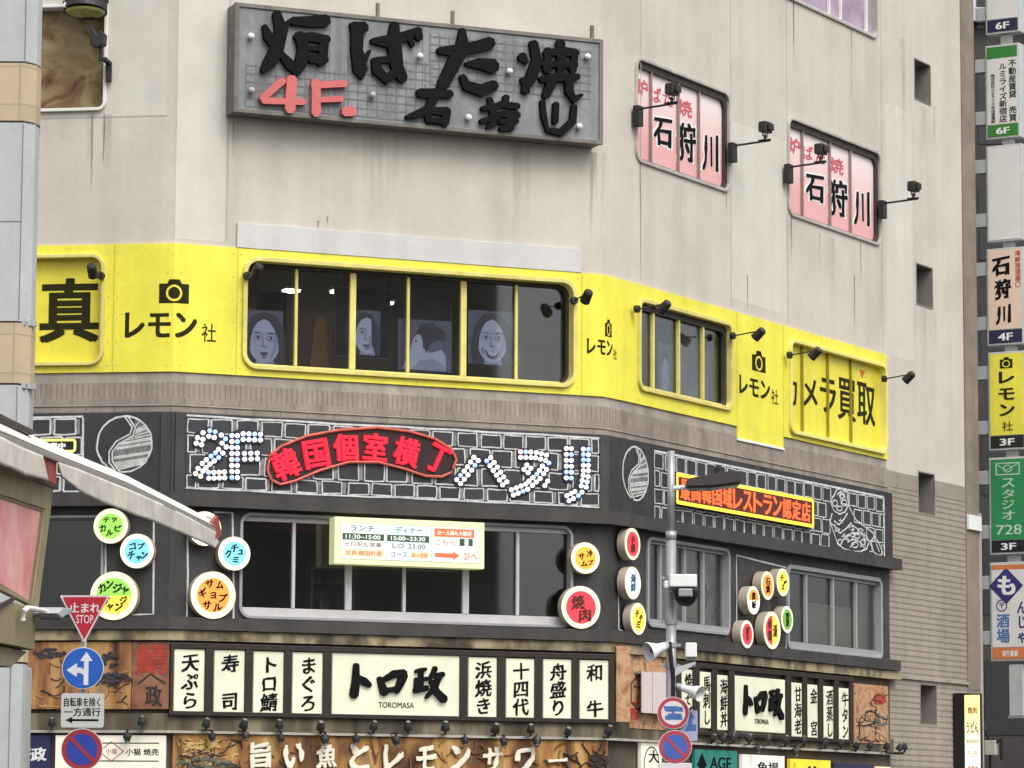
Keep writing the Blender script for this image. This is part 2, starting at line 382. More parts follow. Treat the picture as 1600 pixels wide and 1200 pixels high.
def window(face, xl, xr, yt, yb, rpx, splits, recess, fm, pm, where, fw=0.10, mw=0.05, proud=0.06, sm=None, d=0.0, thick=(), rail=0.05, label=None, shade_w=0.0):
    u0, u1, z0, z1 = face.rect(xl, xr, yt, yb, d); r = rpx * 0.0115
    inn, out = rrect(u0, u1, z0, z1, r), rrect(u0 - fw, u1 + fw, z0 - fw, z1 + fw, r + fw)
    HOLES[where][face].append(rrect(u0 - fw * .5, u1 + fw * .5, z0 - fw * .5, z1 + fw * .5, r))
    m = MB(); m.ring(out, inn, -proud, 0.0, recess + 0.05)
    f = fpart('window', m, fm, face, d=d, bevel=0.012, label=label)
    cu = (u0 + u1) / 2
    p = MB(); p.prism(rrect(u0 - .01, u1 + .01, z0 - .01, z1 + .01, r), recess, recess + 0.02); fpart('pane', p, pm, face, f, d=d)
    if shade_w:                               # dark ring paints shade into the reveal, wider at top and right
        k = MB(); k.ring(rrect(u0 - .005, u1 + .005, z0 - .005, z1 + .005, r), rrect(u0 + shade_w * .5, u1 - shade_w, z0 + shade_w * .3, z1 - shade_w * 1.3, r), recess - .075, recess - .002); fpart('reveal_shade', k, REVEAL_SHADE, face, f, d=d)
    s = MB(); zc = (yt + yb) / 2
    for i, x in enumerate(splits):
        q = face.uv(x, zc, d - recess)[0]; w = mw * (2.1 if i in thick else 1)
        s.box(q - w / 2, q + w / 2, recess - 0.07, recess - 0.003, z0 + rail + .002, z1 - rail * .6 - .002)
    if rail: s.box(u0, u1, recess - 0.06, recess - 0.004, z0, z0 + rail); s.box(u0, u1, recess - 0.06, recess - 0.004, z1 - rail * .6, z1)
    if s.v: fpart('mullion', s, sm or fm, face, f, d=d, bevel=0.006)
    f.box = (u0, u1, z0, z1); f.d = d; f.rec = recess; return f

REVEAL_SHADE = mat('dark seal', (.045, .034, .030), .6, .15, 4)
def gradfilm(name, lo, hi, e):
    m = bpy.data.materials.new(name); m.use_nodes = True; N, Lk = m.node_tree.nodes, m.node_tree.links; b = N['Principled BSDF']
    tc = N.new('ShaderNodeTexCoord'); sp = N.new('ShaderNodeSeparateXYZ'); r = N.new('ShaderNodeValToRGB')
    Lk.new(tc.outputs['Generated'], sp.inputs[0]); Lk.new(sp.outputs[2], r.inputs[0])
    r.color_ramp.elements[0].color = (*lo, 1); r.color_ramp.elements[0].position = 0.25; r.color_ramp.elements[1].color = (*hi, 1); r.color_ramp.elements[1].position = 0.85
    Lk.new(r.outputs[0], b.inputs['Base Color']); Lk.new(r.outputs[0], b.inputs['Emission Color']); b.inputs['Emission Strength'].default_value = e
    b.inputs['Roughness'].default_value = 0.35; return m
PINKF = gradfilm('pink printed film', (0.72, 0.37, 0.36), (0.78, 0.67, 0.65), 0.05)
MARB = ramp_mat('brown marbled board', [(0.32, (0.07, 0.03, 0.013)), (0.43, (0.18, 0.10, 0.04)), (0.54, (0.27, 0.19, 0.085)), (0.68, (0.30, 0.265, 0.16))], 1.5, 10, distort=1.5)
PURP = mat('purple curtain', (0.40, 0.31, 0.41), 0.8, 0.3, 2.0)
MULD = mat('dusky joint', (0.30, 0.22, 0.20), 0.5, 0.1, 4)

# fourth and fifth floor windows
w41 = window(FR, 994, 1137, 121, 272, 16, (1014, 1057, 1089), 0.09, FRAME, PINKF, 'up', 0.07, 0.035, 0.05, sm=MULD, rail=0.03, label='window filmed in pink nearest the corner', shade_w=.10)
w42 = window(FR, 1232, 1373, 214, 356, 16, (1251, 1294, 1326), 0.09, FRAME, PINKF, 'up', 0.07, 0.035, 0.05, sm=MULD, rail=0.03, label='window filmed in pink farther from the corner', shade_w=.10)
w5 = window(FR, 1140, 1367, -120, 4, 14, (1292, 1310, 1350), 0.10, FRAME, PURP, 'up', 0.07, 0.05, 0.05, sm=WHITEF, label='window with purple curtain')
w4l = window(FL, -60, 163, 14, 171, 9, (), 0.2, WHITEF, MARB, 'up', 0.06, 0.05, 0.07, rail=0, label='white framed window backed by brown marbled board')
for w, off in ((w41, 0), (w42, 0)):
    x0, x1, z0, z1 = w.box; W = x1 - x0; H = z1 - z0; m = MB()
    y = w.rec; sh = FR.uv(1100, 200, -y)[0] - FR.uv(1100, 200, 0)[0]; x0 += sh * .3
    def bx(a, b, c, e): return x0 + W * a, x0 + W * b, z0 + H * c, z0 + H * e
    RP = mat('film red', (0.58, 0.10, 0.12), 0.5, 0.1, 5)
    m.text('炉', *bx(.03, .15, .66, .84), y, bold=.02, brush=True); m.text('ば', *bx(.18, .29, .65, .82), y, bold=.02, brush=True)
    m.text('た', *bx(.31, .42, .66, .81), y, bold=.02, brush=True); m.text('焼', *bx(.47, .63, .62, .80), y, bold=.02, brush=True)
    m.mi = 1
    for s, a, b, c, e in (('石', .21, .41, .23, .54), ('狩', .46, .67, .14, .57), ('川', .74, .92, .14, .56)):
        m.text(s, *bx(a - .02, b + .02, c - .02, e + .02), y, ext=.002, bold=.06, brush=True)
    m.mi = 2
    for s, a, b, c, e in (('石', .21, .41, .23, .54), ('狩', .46, .67, .14, .57), ('川', .74, .92, .14, .56)):
        m.text(s, *bx(a, b, c, e), y - .006, bold=.03, brush=True)
    fpart('lettering', m, [RP, WHITE, INK], FR, w, d=0)

# third floor windows (cut through wall and yellow sheet)
YDARK = mat('yellow panel', (0.80, 0.70, 0.06), 0.4, 0.06, 2.0, streak=0.08)
w3l = window(FL, -60, 159, 405, 567, 17, (), 0.10, YELF, YDARK, 'up', 0.07, 0.05, 0.11, rail=0, d=0.0, label='yellow boarded window carrying a big black character')
w3f = window(FF, 384, 893, 426, 585, 19, (461, 549.5, 636, 722.5, 805), 0.20, YELF, GLASS, 'up', 0.085, 0.055, 0.10, thick=(1, 3), sm=YELF, label='six pane yellow framed window', shade_w=.05)
w3r = window(FR, 996, 1137, 491, 620, 12, (1017, 1057, 1095), 0.10, YELF, GLASS, 'up', 0.085, 0.06, 0.10, sm=YELF, label='four pane yellow framed window', shade_w=.10)
w3k = window(FR, 1232, 1378, 555, 688, 12, (1251, 1291, 1327), 0.06, mat('bright yellow frame', (0.80, 0.72, 0.20), 0.45, 0.08, 3), YDARK, 'up', 0.085, 0.03, 0.11, sm=mat('yellow joint', (0.30, 0.25, 0.03), 0.5), rail=0, label='yellow boarded window with black camera shop lettering')
m = MB(); u0, u1, z0, z1 = FL.rect(60, 153, 433, 534)
m.text('真', u0, u1, z0, z1, 0.10, 0.004, bold=.035); ww = u1 - u0; m.text('写', u0 - ww * 1.25, u1 - ww * 1.25, z0, z1, 0.10, 0.004, bold=.035)
fpart('lettering', m, OLIVE, FL, w3l)
m = MB(); uu = [FR.uv(x, 620, -.06)[0] for x in (1228.5, 1245, 1254, 1277, 1281, 1306, 1309, 1337, 1339, 1367)]
zb = lambda px, y: FR.uv(px, y, -.06)[1]
m.text('カ', uu[0] - .10, uu[1], zb(1237, 633), zb(1237, 585), .06, .004, bold=.018)
m.text('メ', uu[2], uu[3], zb(1265, 636), zb(1265, 592), .06, .004, bold=.018)
m.text('ラ', uu[4], uu[5], zb(1294, 645), zb(1294, 592), .06, .004, bold=.018)
m.text('買', uu[6], uu[7], zb(1323, 657), zb(1323, 592), .06, .004, bold=.018)
m.text('取', uu[8], uu[9], zb(1353, 664), zb(1353, 599), .06, .004, bold=.018)
m.mi = 1; a, b = FR.uv(1347, 585, -.06); m.prism([(a - .14, b + .09), (a + .14, b + .09), (a, b - .09)], .052, .059)
fpart('lettering', m, [OLIVE, mat('orange mark', (.6, .15, .03), .5)], FR, w3k)

# small slot windows of the stair side
SLOT = mat('slot recess', (0.22, 0.20, 0.18), 0.85, 0.15, 3)
slots = []
for (x0, x1, yt, yb) in ((1429, 1453, 98, 158), (1431, 1454.5, 416, 477), (1434, 1459, 740, 802), (1440, 1464, 1071, 1131)):
    u0, u1, z0, z1 = FR.rect(x0, x1, yt, yb); slots.append((u0, u1, z0, z1))
us0, us1 = slots[0][0], slots[0][1]
for i, (a, b, z0, z1) in enumerate(slots):
    m = MB(); z = [(us0, z0), (us1, z0), (us1, z1), (us0, z1)]
    m.ring([(us0 - .03, z0 - .03), (us1 + .03, z0 - .03), (us1 + .03, z1 + .03), (us0 - .03, z1 + .03)], z, -0.012, 0.0, 0.55)
    w = fpart('window', m, SLOT, FR); q = MB(); q.box(us0 - .02, us1 + .02, .54, .56, z0 - .02, z1 + .02); fpart('pane', q, GLASSD, FR, w)

# second floor windows
w2l = window(FL, 20, 158, 810, 957, 8, (), 0.12, ALU, GLASSD, 'low', 0.05, 0.05, 0.05, d=0.05, label='dark window of the second floor beside the pillar')
w2f = window(FF, 378, 890, 816, 969, 14, (457, 543, 630, 726, 807), 0.12, ALU, GLASSD, 'low', 0.06, 0.06, 0.05, sm=mat('pale sash', (0.50, 0.49, 0.49), .4, .1, 4), thick=(1, 3), d=0.05, rail=0.15, label='six pane dark window of the second floor front')
w2r = window(FR, 1012, 1136, 853, 981, 10, (1028, 1066, 1095), 0.10, ALU, GLASS, 'low', 0.07, 0.07, 0.05, d=0.05, rail=0.10, label='second floor window behind the lamp post')
w2s = window(FR, 1231, 1374, 899, 1018, 10, (1256, 1298, 1334), 0.10, ALU, GLASS, 'low', 0.09, 0.08, 0.05, d=0.05, rail=0.12, label='second floor window beside the disc cluster')

# plaster skin
sk = SK(); H = HOLES['up']
sk.sheet(FL, uL0, uLc(0), ZYB, ZTOP, H[FL], 0); sk.sheet(FF, uFl(0), uFc, ZYB, ZTOP, H[FF], 0)
A = arc(0)
for p, q in zip(A, A[1:]): sk.quad([p + Vector((0, 0, ZYB)), q + Vector((0, 0, ZYB)), q + Vector((0, 0, ZTOP)), p + Vector((0, 0, ZTOP))], [(0, 0)] * 4)
sk.sheet(FR, uRc, uR84, ZYB, ZTOP, H[FR], 0)
ZBK = 9.55
sk.sheet(FR, uR84, us0, ZBK, ZTOP, [], 0); sk.sheet(FR, us1, uRe, ZBK, ZTOP, [], 0)
for za, zc in ((max(ZBK, slots[2][3]), slots[1][2]), (slots[1][3], slots[0][2]), (slots[0][3], ZTOP)): sk.sheet(FR, us0, us1, za, zc, [], 0)
wall = part('wall', sk, PLASTER, BLD)
# faint cast joints and run-off stains on the plaster
m = MB()
for x in (1001, 1142, 1230, 1378): a = FR.uv(x, 300)[0]; m.box(a - .012, a + .012, -.004, .0, 12.2, 26.5)
fpart('joint', m, mat('joint shade', (.40, .365, .32), .9), FR, wall)
m = MB()
for x in (355,): a = FF.uv(x, 300)[0]; m.box(a - .01, a + .01, -.004, 0, 12.2, 26.5)
fpart('joint', m, mat('joint shade', (.40, .365, .32), .9), FF, wall)
RUST = mat('rust run', (.26, .17, .08), .9, .2, 6, alpha=.45); GRIME = mat('grime run', (.17, .15, .13), .9, .2, 6, alpha=.17)
def stain(face, x, yt, yb, w, mt, d=0.005):
    u, zt = face.uv(x, yt, d); _, zb2 = face.uv(x, yb, d); m = MB()
    m.add([(u - w / 2, -d, zt), (u + w / 2, -d, zt), (u + w * .2, -d, zb2), (u - w * .2, -d, zb2)], [(0, 1, 2, 3)]); fpart('stain', m, mt, face, wall)
for f, x, yt, yb, w, mt in ((FF, 931, 238, 395, .45, RUST), (FR, 1000, 252, 330, .16, GRIME), (FR, 1235, 345, 480, .5, GRIME), (FR, 1300, 372, 500, .6, GRIME), (FR, 1375, 385, 540, .3, GRIME),
                            (FF, 370, 190, 340, .5, GRIME), (FF, 600, 210, 350, 1.6, GRIME), (FF, 800, 225, 380, 1.2, GRIME), (FR, 1442, 165, 260, .5, GRIME), (FR, 1443, 480, 600, .5, GRIME), (FL, 143, 178, 260, .25, GRIME),
                            (FL, 170, 178, 270, .2, GRIME), (FR, 1060, 290, 420, .8, GRIME), (FR, 1410, 60, 320, .5, GRIME)):
    stain(f, x, yt, yb, w, mt)
for f, x, yt, yb, w in ((FR, 1001, 253, 420, .07), (FR, 1135, 300, 350, .06), (FR, 1236, 338, 400, .07), (FR, 1240, 2, 120, .08), (FR, 1330, 46, 160, .10), (FL, 145, 178, 300, .06), (FL, 163, 178, 260, .05), (FF, 497, 345, 362, .05), (FF, 512, 338, 352, .04), (FR, 1168, 430, 510, .05), (FR, 1335, 430, 520, .06), (FF, 365, 190, 352, .05), (FF, 935, 60, 240, .06), (FR, 1280, 365, 440, .12), (FR, 1345, 378, 450, .12), (FR, 1460, 165, 240, .06), (FR, 1462, 480, 560, .06)):
    stain(f, x, yt, yb, w, mat('dark run', (.10, .085, .07), .9, .2, 6, alpha=.8))
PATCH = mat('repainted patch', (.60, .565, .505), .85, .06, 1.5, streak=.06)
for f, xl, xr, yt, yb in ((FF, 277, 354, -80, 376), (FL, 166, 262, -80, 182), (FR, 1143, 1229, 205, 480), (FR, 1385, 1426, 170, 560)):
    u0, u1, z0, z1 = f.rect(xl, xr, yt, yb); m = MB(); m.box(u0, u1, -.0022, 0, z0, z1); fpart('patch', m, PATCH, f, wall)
m = MB()
for f, xl, xr, y in ((FL, 60, 262, 183),):
    u0, u1, z0, z1 = f.rect(xl, xr, y - 1, y + 1); m.box(u0, u1, -.003, 0, z0, z1)
fpart('joint', m, mat('joint shade', (.40, .365, .32), .9), FL, wall)
# yellow sheet
sk = SK(); D = 0.035
sk.sheet(FL, uL0, uLc(D), ZYB, ZYT, H[FL], D); sk.sheet(FF, uFl(D), uFc, ZYB, ZYT, H[FF], D)
A = arc(D)
for p, q in zip(A, A[1:]): sk.quad([p + Vector((0, 0, ZYB)), q + Vector((0, 0, ZYB)), q + Vector((0, 0, ZYT)), p + Vector((0, 0, ZYT))], [(0, 0)] * 4)
sk.sheet(FR, uRc, uR84, ZYB, ZYT, H[FR], D)
sk.strip(0, ZYT, ZYT, uR84, d1=D); sk.strip(0, ZYB, ZYB, uR84, d1=D); sk.end(uR84, 0, D, ZYB, ZYT)
yel = part('yellow_cladding', sk, YEL, BLD)
m = MB()
for f, xs in ((FL, (178,)), (FF, (369, 908)), (FR, (1149, 1221))):
    m = MB()
    for x in xs: a = f.uv(x, 500)[0]; m.box(a - .008, a + .008, -D - .004, -D + .01, ZYB + .01, ZYT - .01)
    fpart('seam', m, mat('yellow seam', (.52, .45, .05), .6), f, yel)
m = MB()
for f, xs in ((FL, (170, 184, 262)), (FF, (281, 363, 375, 901))):
    m = MB()
    for x in xs:
        for k in range(6): a = f.uv(x, 480)[0]; z = ZYB + .12 + k * (ZYT - ZYB - .24) / 5; m.disc(a, z, .011, -D - .006, -D + .004, 8)
    fpart('screws', m, mat('dull screw', (.38, .34, .12), .5), f, yel)
for f, x, yt, yb, w in ((FF, 388, 580, 596, .3), (FF, 880, 608, 618, .3), (FR, 1000, 622, 632, .2), (FR, 1140, 655, 668, .2), (FF, 650, 594, 606, .6), (FL, 150, 572, 583, .4), (FR, 1260, 688, 700, .4), (FL, 120, 386, 400, .9), (FF, 500, 392, 404, .8)):
    u, zt = f.uv(x, yt, .04); _, zb2 = f.uv(x, yb, .04); m = MB(); m.add([(u - w / 2, -.04, zt), (u + w / 2, -.04, zt), (u + w * .3, -.04, zb2), (u - w * .3, -.04, zb2)], [(0, 1, 2, 3)]); fpart('stain', m, GRIME, f, yel)
m = MB(); u0, u1, z0, z1 = FF.rect(369, 907, 385, 410); m.box(u0, u1, -.05, -.002, ZYT + .005, FF.uv(640, 369)[1]); fpart('cover_plate', m, PALE, FF, bevel=.006)
m = MB(); u0, u1 = FR.uv(1150, 670)[0], FR.uv(1222, 690)[0]; zc = FR.uv(1186, 692)[1]; m.box(u0, u1, -.034, .03, zc, ZYB + .0); fpart('cover_plate', m, YEL, FR)
m = MB(); m.box(u0 - .01, u1 + .02, -.05, .03, zc - .05, zc - .003); fpart('drip_edge', m, WHITE, FR)

# tile courses under the yellow sheet
ZC = 9.58; ZS = 9.30
sk = SK(); sk.strip(0.0, ZC, ZYB, uR84); part('concrete_lip', sk, CONC, BLD)
sk = SK(); sk.strip(0.02, ZS, ZC, uR84); sk.strip(0.0, ZC, ZC, uR84, d1=0.02); part('soldier_course', sk, SOLD, BLD)
sk = SK(); sk.strip(0.035, ZBT - .05, ZS, uR84); sk.strip(0.02, ZS, ZS, uR84, d1=0.035); part('stretcher_course', sk, STRET, BLD)
sk = SK(); sk.strip(0.055, 9.155, 9.18, uR84); sk.strip(0.02, 9.18, 9.18, uR84, d1=.055); sk.strip(0.02, 9.155, 9.155, uR84, d1=.055); part('drip_edge', sk, CONC, BLD)

# tile siding at the stair side
def laps(face, u0, u1, z0, z1, c=0.128, d=0.0):
    m = MB(); z = z1
    while z > z0 + .001:
        g_ = c * (math.ceil(z / c - 1e-6) - 1); zb2 = max(g_, z0); top = g_ + c
        y = lambda q: -d - .011 * min(max((top - q) / (c - .03), 0), 1)
        zk = min(max(g_ + .03, zb2 + .001), z - .0005)
        m.add([(u0, y(z), z), (u1, y(z), z), (u1, y(zk), zk), (u0, y(zk), zk), (u0, -d - .004, zb2), (u1, -d - .004, zb2)], [(0, 1, 2, 3), (3, 2, 5, 4)])
        z = zb2
    return m
ZG = 5.03
s3, s4 = slots[2], slots[3]
ZPL = FR.uv(1450, 780)[1]
m = MB()
for u0, u1, z0, z1 in ((uR84, us0, ZG + .03, 9.2), (us1, uRe, ZG + .03, 9.2), (us0, us1, ZG + .03, s3[2]), (uR84, us0, 0, ZG - .03), (us1, uRe, 0, ZG - .03), (us0, us1, s4[3], ZG - .03), (us0, us1, 0, s4[2])):
    q = laps(FR, u0, u1, z0, z1); m.add(q.v, q.f)
for u0, u1 in ((uR84, us0), (us1, uRe)): m.box(u0, u1, -.012, .05, 9.2, ZBK)
m.box(us0, us1, -.012, .05, s3[3], max(s3[3] + .01, 9.2)) if s3[3] < 9.5 else None
fpart('siding', m, SIDING, FR)
m = MB(); m.box(uR84, uRe, -.06, .02, ZG - .03, ZG + .03); fpart('drip_edge', m, CONC, FR)
m = MB(); m.box(uRe + .002, uRp, -.03, .3, 4.9, ZTOP); m.box(uRe + .002, uRp, -.02, .3, 0, 4.9)
fpart('end_pier', m, PIER, FR)
m = MB(); a, b, c, e = FR.rect(1508.5, 1528, 806, 829); m.box(a, b, -.1, -.03, c, e); fpart('hatch_cover', m, WHITE, FR, bevel=.01)

# dark second floor
sk = SK(); H = HOLES['low']; D = 0.05
sk.sheet(FL, uL0, uLc(D), ZB2, ZLB + .05, H[FL], D); sk.sheet(FF, uFl(D), uFc, ZB2, ZLB + .05, H[FF], D)
A = arc(D)
for p, q in zip(A, A[1:]): sk.quad([p + Vector((0, 0, ZB2)), q + Vector((0, 0, ZB2)), q + Vector((0, 0, ZLB)), p + Vector((0, 0, ZLB))], [(0, 0)] * 4)
sk.sheet(FR, uRc, uR84, ZB2, ZLB + .05, H[FR], D); sk.end(uR84, 0, D, ZB2, ZLB)
part('charcoal_wall', sk, CHAR, BLD)
sk = SK(); DF = 0.14
sk.strip(DF, ZLT, ZBT, uR84); sk.strip(0.0, ZBT, ZBT, uR84, d1=DF); sk.end(uR84, 0, DF, ZLT, ZBT)
FAS = part('fascia', sk, FASC, BLD)
sk = SK(); sk.strip(.30, ZLB, ZLT, uR84 + .14); sk.strip(0.0, ZLT, ZLT, uR84 + .14, d1=.30); sk.strip(0.0, ZLB, ZLB, uR84 + .14, d1=.30); sk.end(uR84 + .14, 0, .30, ZLB, ZLT)
part('ledge', sk, LEDGE, BLD)
ZS1 = FF.uv(620, 971, .1)[1] - .02
sk = SK(); zz0, zz1 = ZB2 + .02, ZB2 + .24
sk.strip(.26, zz0, zz1, uR84 + .12); sk.strip(0.0, zz1 + .0, zz1, uR84 + .12, d1=.26); sk.strip(0, zz0, zz0, uR84 + .12, d1=.26); sk.end(uR84 + .12, 0, .26, zz0, zz1)
part('ledge', sk, LEDGE, BLD)
# corner posts of the fascia
m = MB()
for x0, x1 in ((251, 266),):
    a, b = FL.uv(x0, 700, .17)[0], FL.uv(x1, 700, .17)[0]; m.box(a, b, -.17, -.1, ZLT, ZBT - .004)
fpart('fascia_post', m, LEDGE, FL)
m = MB()
for x0, x1 in ((274, 288), (938, 952)):
    m = MB(); a, b = FF.uv(x0, 700, .17)[0], FF.uv(x1, 700, .17)[0]; m.box(a, b, -.17, -.1, ZLT, ZBT - .004); fpart('fascia_post', m, LEDGE, FF)

# wood eave strip above the ground floor signs and the wall behind them
EAVE = ramp_mat('weathered eave boards', [(.38, (.05, .038, .022)), (.5, (.19, .15, .085)), (.60, (.34, .285, .17))], 2.2, 5, stretch=(1, 1, .6))
zt, zb_ = ZB2 + .01, FF.uv(600, 1009, .2)[1]
sk = SK(); sk.strip(.20, zb_, zt, uR84 + .28); sk.strip(0, zb_, zb_, uR84 + .28, d1=.2); sk.strip(0, zt, zt, uR84 + .28, d1=.2); sk.end(uR84 + .28, 0, .2, zb_, zt)
part('eave', sk, EAVE, BLD)
sk = SK(); sk.strip(.04, 0, zt, uR84); part('ground_floor_wall', sk, mat('ground floor wall', (.10, .075, .055), .7, .3, 1.5), BLD)
RAILW = ramp_mat('weathered tan boards', [(.3, (.03, .022, .014)), (.5, (.09, .072, .042)), (.68, (.22, .185, .115))], 2.0, 5, stretch=(1, 1, .25))
zr0, zr1 = FF.uv(600, 1147, .12)[1], FF.uv(600, 1121, .12)[1]
sk = SK(); sk.strip(.12, zr0, zr1, uR84); sk.strip(0.04, zr1, zr1, uR84, d1=.12); sk.end(uR84, 0, .12, zr0, zr1); part('board_strip', sk, RAILW, BLD)
sk = SK(); sk.strip(.20, zr0 - .045, zr0, uR84); sk.strip(.04, zr0, zr0, uR84, d1=.2); sk.strip(.04, zr0 - .045, zr0 - .045, uR84, d1=.2); part('lamp_rail', sk, mat('pale rail', (.42, .39, .34), .5, .2, 3), BLD)

# dark rooms behind the glass
m = SK(); m.strip(-3.6, 0, 26.5, uRe)
for z in (5.0, 9.15, 12.35, 14.2, 17.3, 26.4): m.strip(-.35 if z < 26 else 0, z, z, uRe, d1=-3.6)
m.end(uRe, -.3, -3.6, 0, 26.5); m.quad([FL.P(uL0, 0, 0), FL.P(uL0, 0, -3.6), FL.P(uL0, 26.5, -3.6), FL.P(uL0, 26.5, 0)], [(0, 0)] * 4)
part('interior_wall', m, DARKIN, BLD)

# ------------------------------------------------------------------ chalk drawings on the fascia
def jit(a): return random.uniform(-a, a)
def chalk_bricks(mb, x0, x1, zs, bw, gap, w, y, skip=None):
    for r in range(len(zs) - 1):
        zt, zb2 = zs[r], zs[r + 1]; x = x0 - (bw * .5 if r % 2 else 0.0) + jit(.04)
        while x < x1:
            a, b = max(x + gap / 2, x0 + .02), min(x + bw - gap / 2, x1 - .02); x += bw * random.uniform(.93, 1.07)
            if b - a < .08: continue
            if skip and skip((a + b) / 2, (zt + zb2) / 2): continue
            q = [(a + jit(.012), zt - .025 + jit(.01)), (b + jit(.012), zt - .025 + jit(.01)), (b + jit(.012), zb2 + .025 + jit(.01)), (a + jit(.012), zb2 + .025 + jit(.01))]
            mb.mi = 0
            for i in range(4):
                p, s2 = q[i], q[(i + 1) % 4]; mid = ((p[0] + s2[0]) / 2 + jit(.012), (p[1] + s2[1]) / 2 + jit(.012))
                mb.line([p, mid, s2], [w * random.uniform(.7, 1.2) for _ in range(3)], y - .004 - .001 * i, y)
            mb.mi = 1
            if b < x1 - .1: mb.line([(b + gap / 2, zt - .03), (b + gap / 2 + jit(.01), zb2 + .03)], gap * random.uniform(.6, .9), y - .002, y)
def yinyang(mb, cx, cz, r, y):
    mb.mi = 0
    arcp = lambda a0, a1, n=24: [(cx + r * math.cos(R_(a0 + (a1 - a0) * i / n)) + jit(.008), cz + r * math.sin(R_(a0 + (a1 - a0) * i / n)) + jit(.008)) for i in range(n + 1)]
    mb.line(arcp(62, 250), .035, y - .004, y); mb.line(arcp(78, -98), .03, y - .005, y)
    S = [(.10, 1.0), (.38, .60), (.30, .30), (-.2, .02), (-.44, -.28), (-.42, -.62), (-.15, -.98)]
    T = [(.0, .97), (.27, .60), (.20, .36), (-.3, .10), (-.55, -.25), (-.54, -.66), (-.3, -.93)]
    for P in (S, T): mb.line([(cx + a * r, cz + b * r) for a, b in P], .028, y - .006, y)
    def sx(t):
        for (a, b), (c, d) in zip(S, S[1:]):
            if b >= t >= d: return a + (c - a) * (b - t) / max(b - d, 1e-6)
        return 0
    t = .92
    while t > -.95:
        xa = sx(t) + .05; k = t + .18; xb = math.sqrt(max(1 - k * k, 0.0)) - .03 if abs(k) < 1 else 0
        if xb > xa + .05:
            mb.mi = 0 if random.random() < .55 else 1
            mb.line([(cx + xa * r, cz + t * r), (cx + xb * r, cz + (t + .18) * r)], .022, y - .003, y)
        t -= .055
DFC = DF
zrow = lambda f, x, ys: [f.uv(x, y, DFC)[1] for y in ys]
m = MB(); u0, u1 = FF.uv(291, 700, DFC)[0], FF.uv(937, 700, DFC)[0]
zs = zrow(FF, 291, (651, 677, 708, 740, 763))
chalk_bricks(m, u0, u1, zs, .47, .085, .023, -DFC)
m.mi = 0; m.line([(u0 + (u1 - u0) * i / 14, zs[0] + .015 + jit(.012)) for i in range(15)], .035, -DFC - .006, -DFC); m.line([(u0 + (u1 - u0) * i / 14, zs[-1] - .0 + jit(.012)) for i in range(15)], .028, -DFC - .006, -DFC)
fpart('chalk_bricks', m, [CHALK, CHALKG], FF, FAS)
m = MB(); u0, u1 = FL.uv(-40, 700, DFC)[0], FL.uv(129, 700, DFC)[0]; zs = zrow(FL, 90, (653, 681, 712, 742, 770))
chalk_bricks(m, u0, u1, zs, .47, .075, .03, -DFC); m.mi = 0; m.line([(u1, zs[0]), (u1 + .01, zs[2]), (u1, zs[-1])], .035, -DFC - .006, -DFC); m.line([(u0, zs[0]), (u1, zs[0] + .02)], .035, -DFC - .006, -DFC)
a, b = FL.uv(194.5, 694, DFC); yinyang(m, a, b, .505, -DFC)
fpart('chalk_bricks', m, [CHALK, CHALKG], FL, FAS)
m = MB(); u0, u1 = FR.uv(1022, 705, DFC)[0], FR.uv(1381, 780, DFC)[0]; zs = zrow(FR, 1022, (706, 733, 761, 788, 812))
fx0 = FR.uv(1296, 800, DFC)[0]
chalk_bricks(m, u0, u1, zs, .44, .07, .020, -DFC, skip=lambda x, z: x > fx0 and z < zs[1] - (x - fx0 - 1.0) * .5 and z > zs[0] - 1.2 and not (x > fx0 + 1.4 and z > zs[2]))
m.mi = 0; m.line([(u0, zs[0] + .02), (u1, zs[0] + .02)], .04, -DFC - .006, -DFC); m.line([(u1, zs[0]), (u1, zs[-1])], .04, -DFC - .006, -DFC)
a, b = FR.uv(993, 740, DFC); yinyang(m, a, b, .51, -DFC)
C7 = lambda x, y: FR.uv(940 + x / 3.333, 670 + y / 3.333, DFC)
def sk_(pts, w=.03):
    m.mi = 0; m.line([C7(*p) for p in pts], w, -DFC - .007, -DFC)
def ell(x, y, rx, ry, n=14, w=.028): sk_([(x + rx * math.cos(2 * math.pi * i / n), y + ry * math.sin(2 * math.pi * i / n)) for i in range(n + 1)], w)
for p in ([(1212, 345), (1222, 318), (1245, 310), (1272, 325), (1280, 360), (1284, 395), (1268, 432), (1238, 445), (1208, 425), (1195, 390), (1200, 360), (1212, 345)],
          [(1200, 440), (1190, 480), (1200, 520), (1215, 560), (1228, 600), (1262, 625), (1300, 638), (1345, 640), (1380, 625), (1392, 590), (1380, 560), (1340, 540), (1300, 545), (1268, 560), (1250, 590)],
          [(1285, 400), (1305, 440), (1325, 475), (1370, 510), (1410, 540), (1440, 590), (1465, 650), (1440, 660), (1415, 640), (1405, 600)],
          [(1225, 345), (1240, 330), (1262, 340), (1268, 360)], [(1210, 480), (1235, 500), (1262, 470), (1280, 440)], [(1215, 520), (1240, 545), (1272, 520), (1300, 490)],
          [(1300, 500), (1330, 520), (1360, 560), (1372, 600)], [(1280, 590), (1310, 575), (1345, 590), (1360, 615)], [(1430, 600), (1445, 640)], [(1420, 560), (1400, 590), (1410, 640)]): sk_(p)
for e in ((1215, 388, 13, 16), (1262, 385, 13, 16), (1238, 415, 14, 12), (1250, 352, 12, 10), (1290, 570, 16, 14), (1330, 560, 14, 12), (1318, 605, 16, 14), (1362, 590, 12, 14), (1240, 590, 10, 14), (1345, 530, 12, 9)): ell(*e)
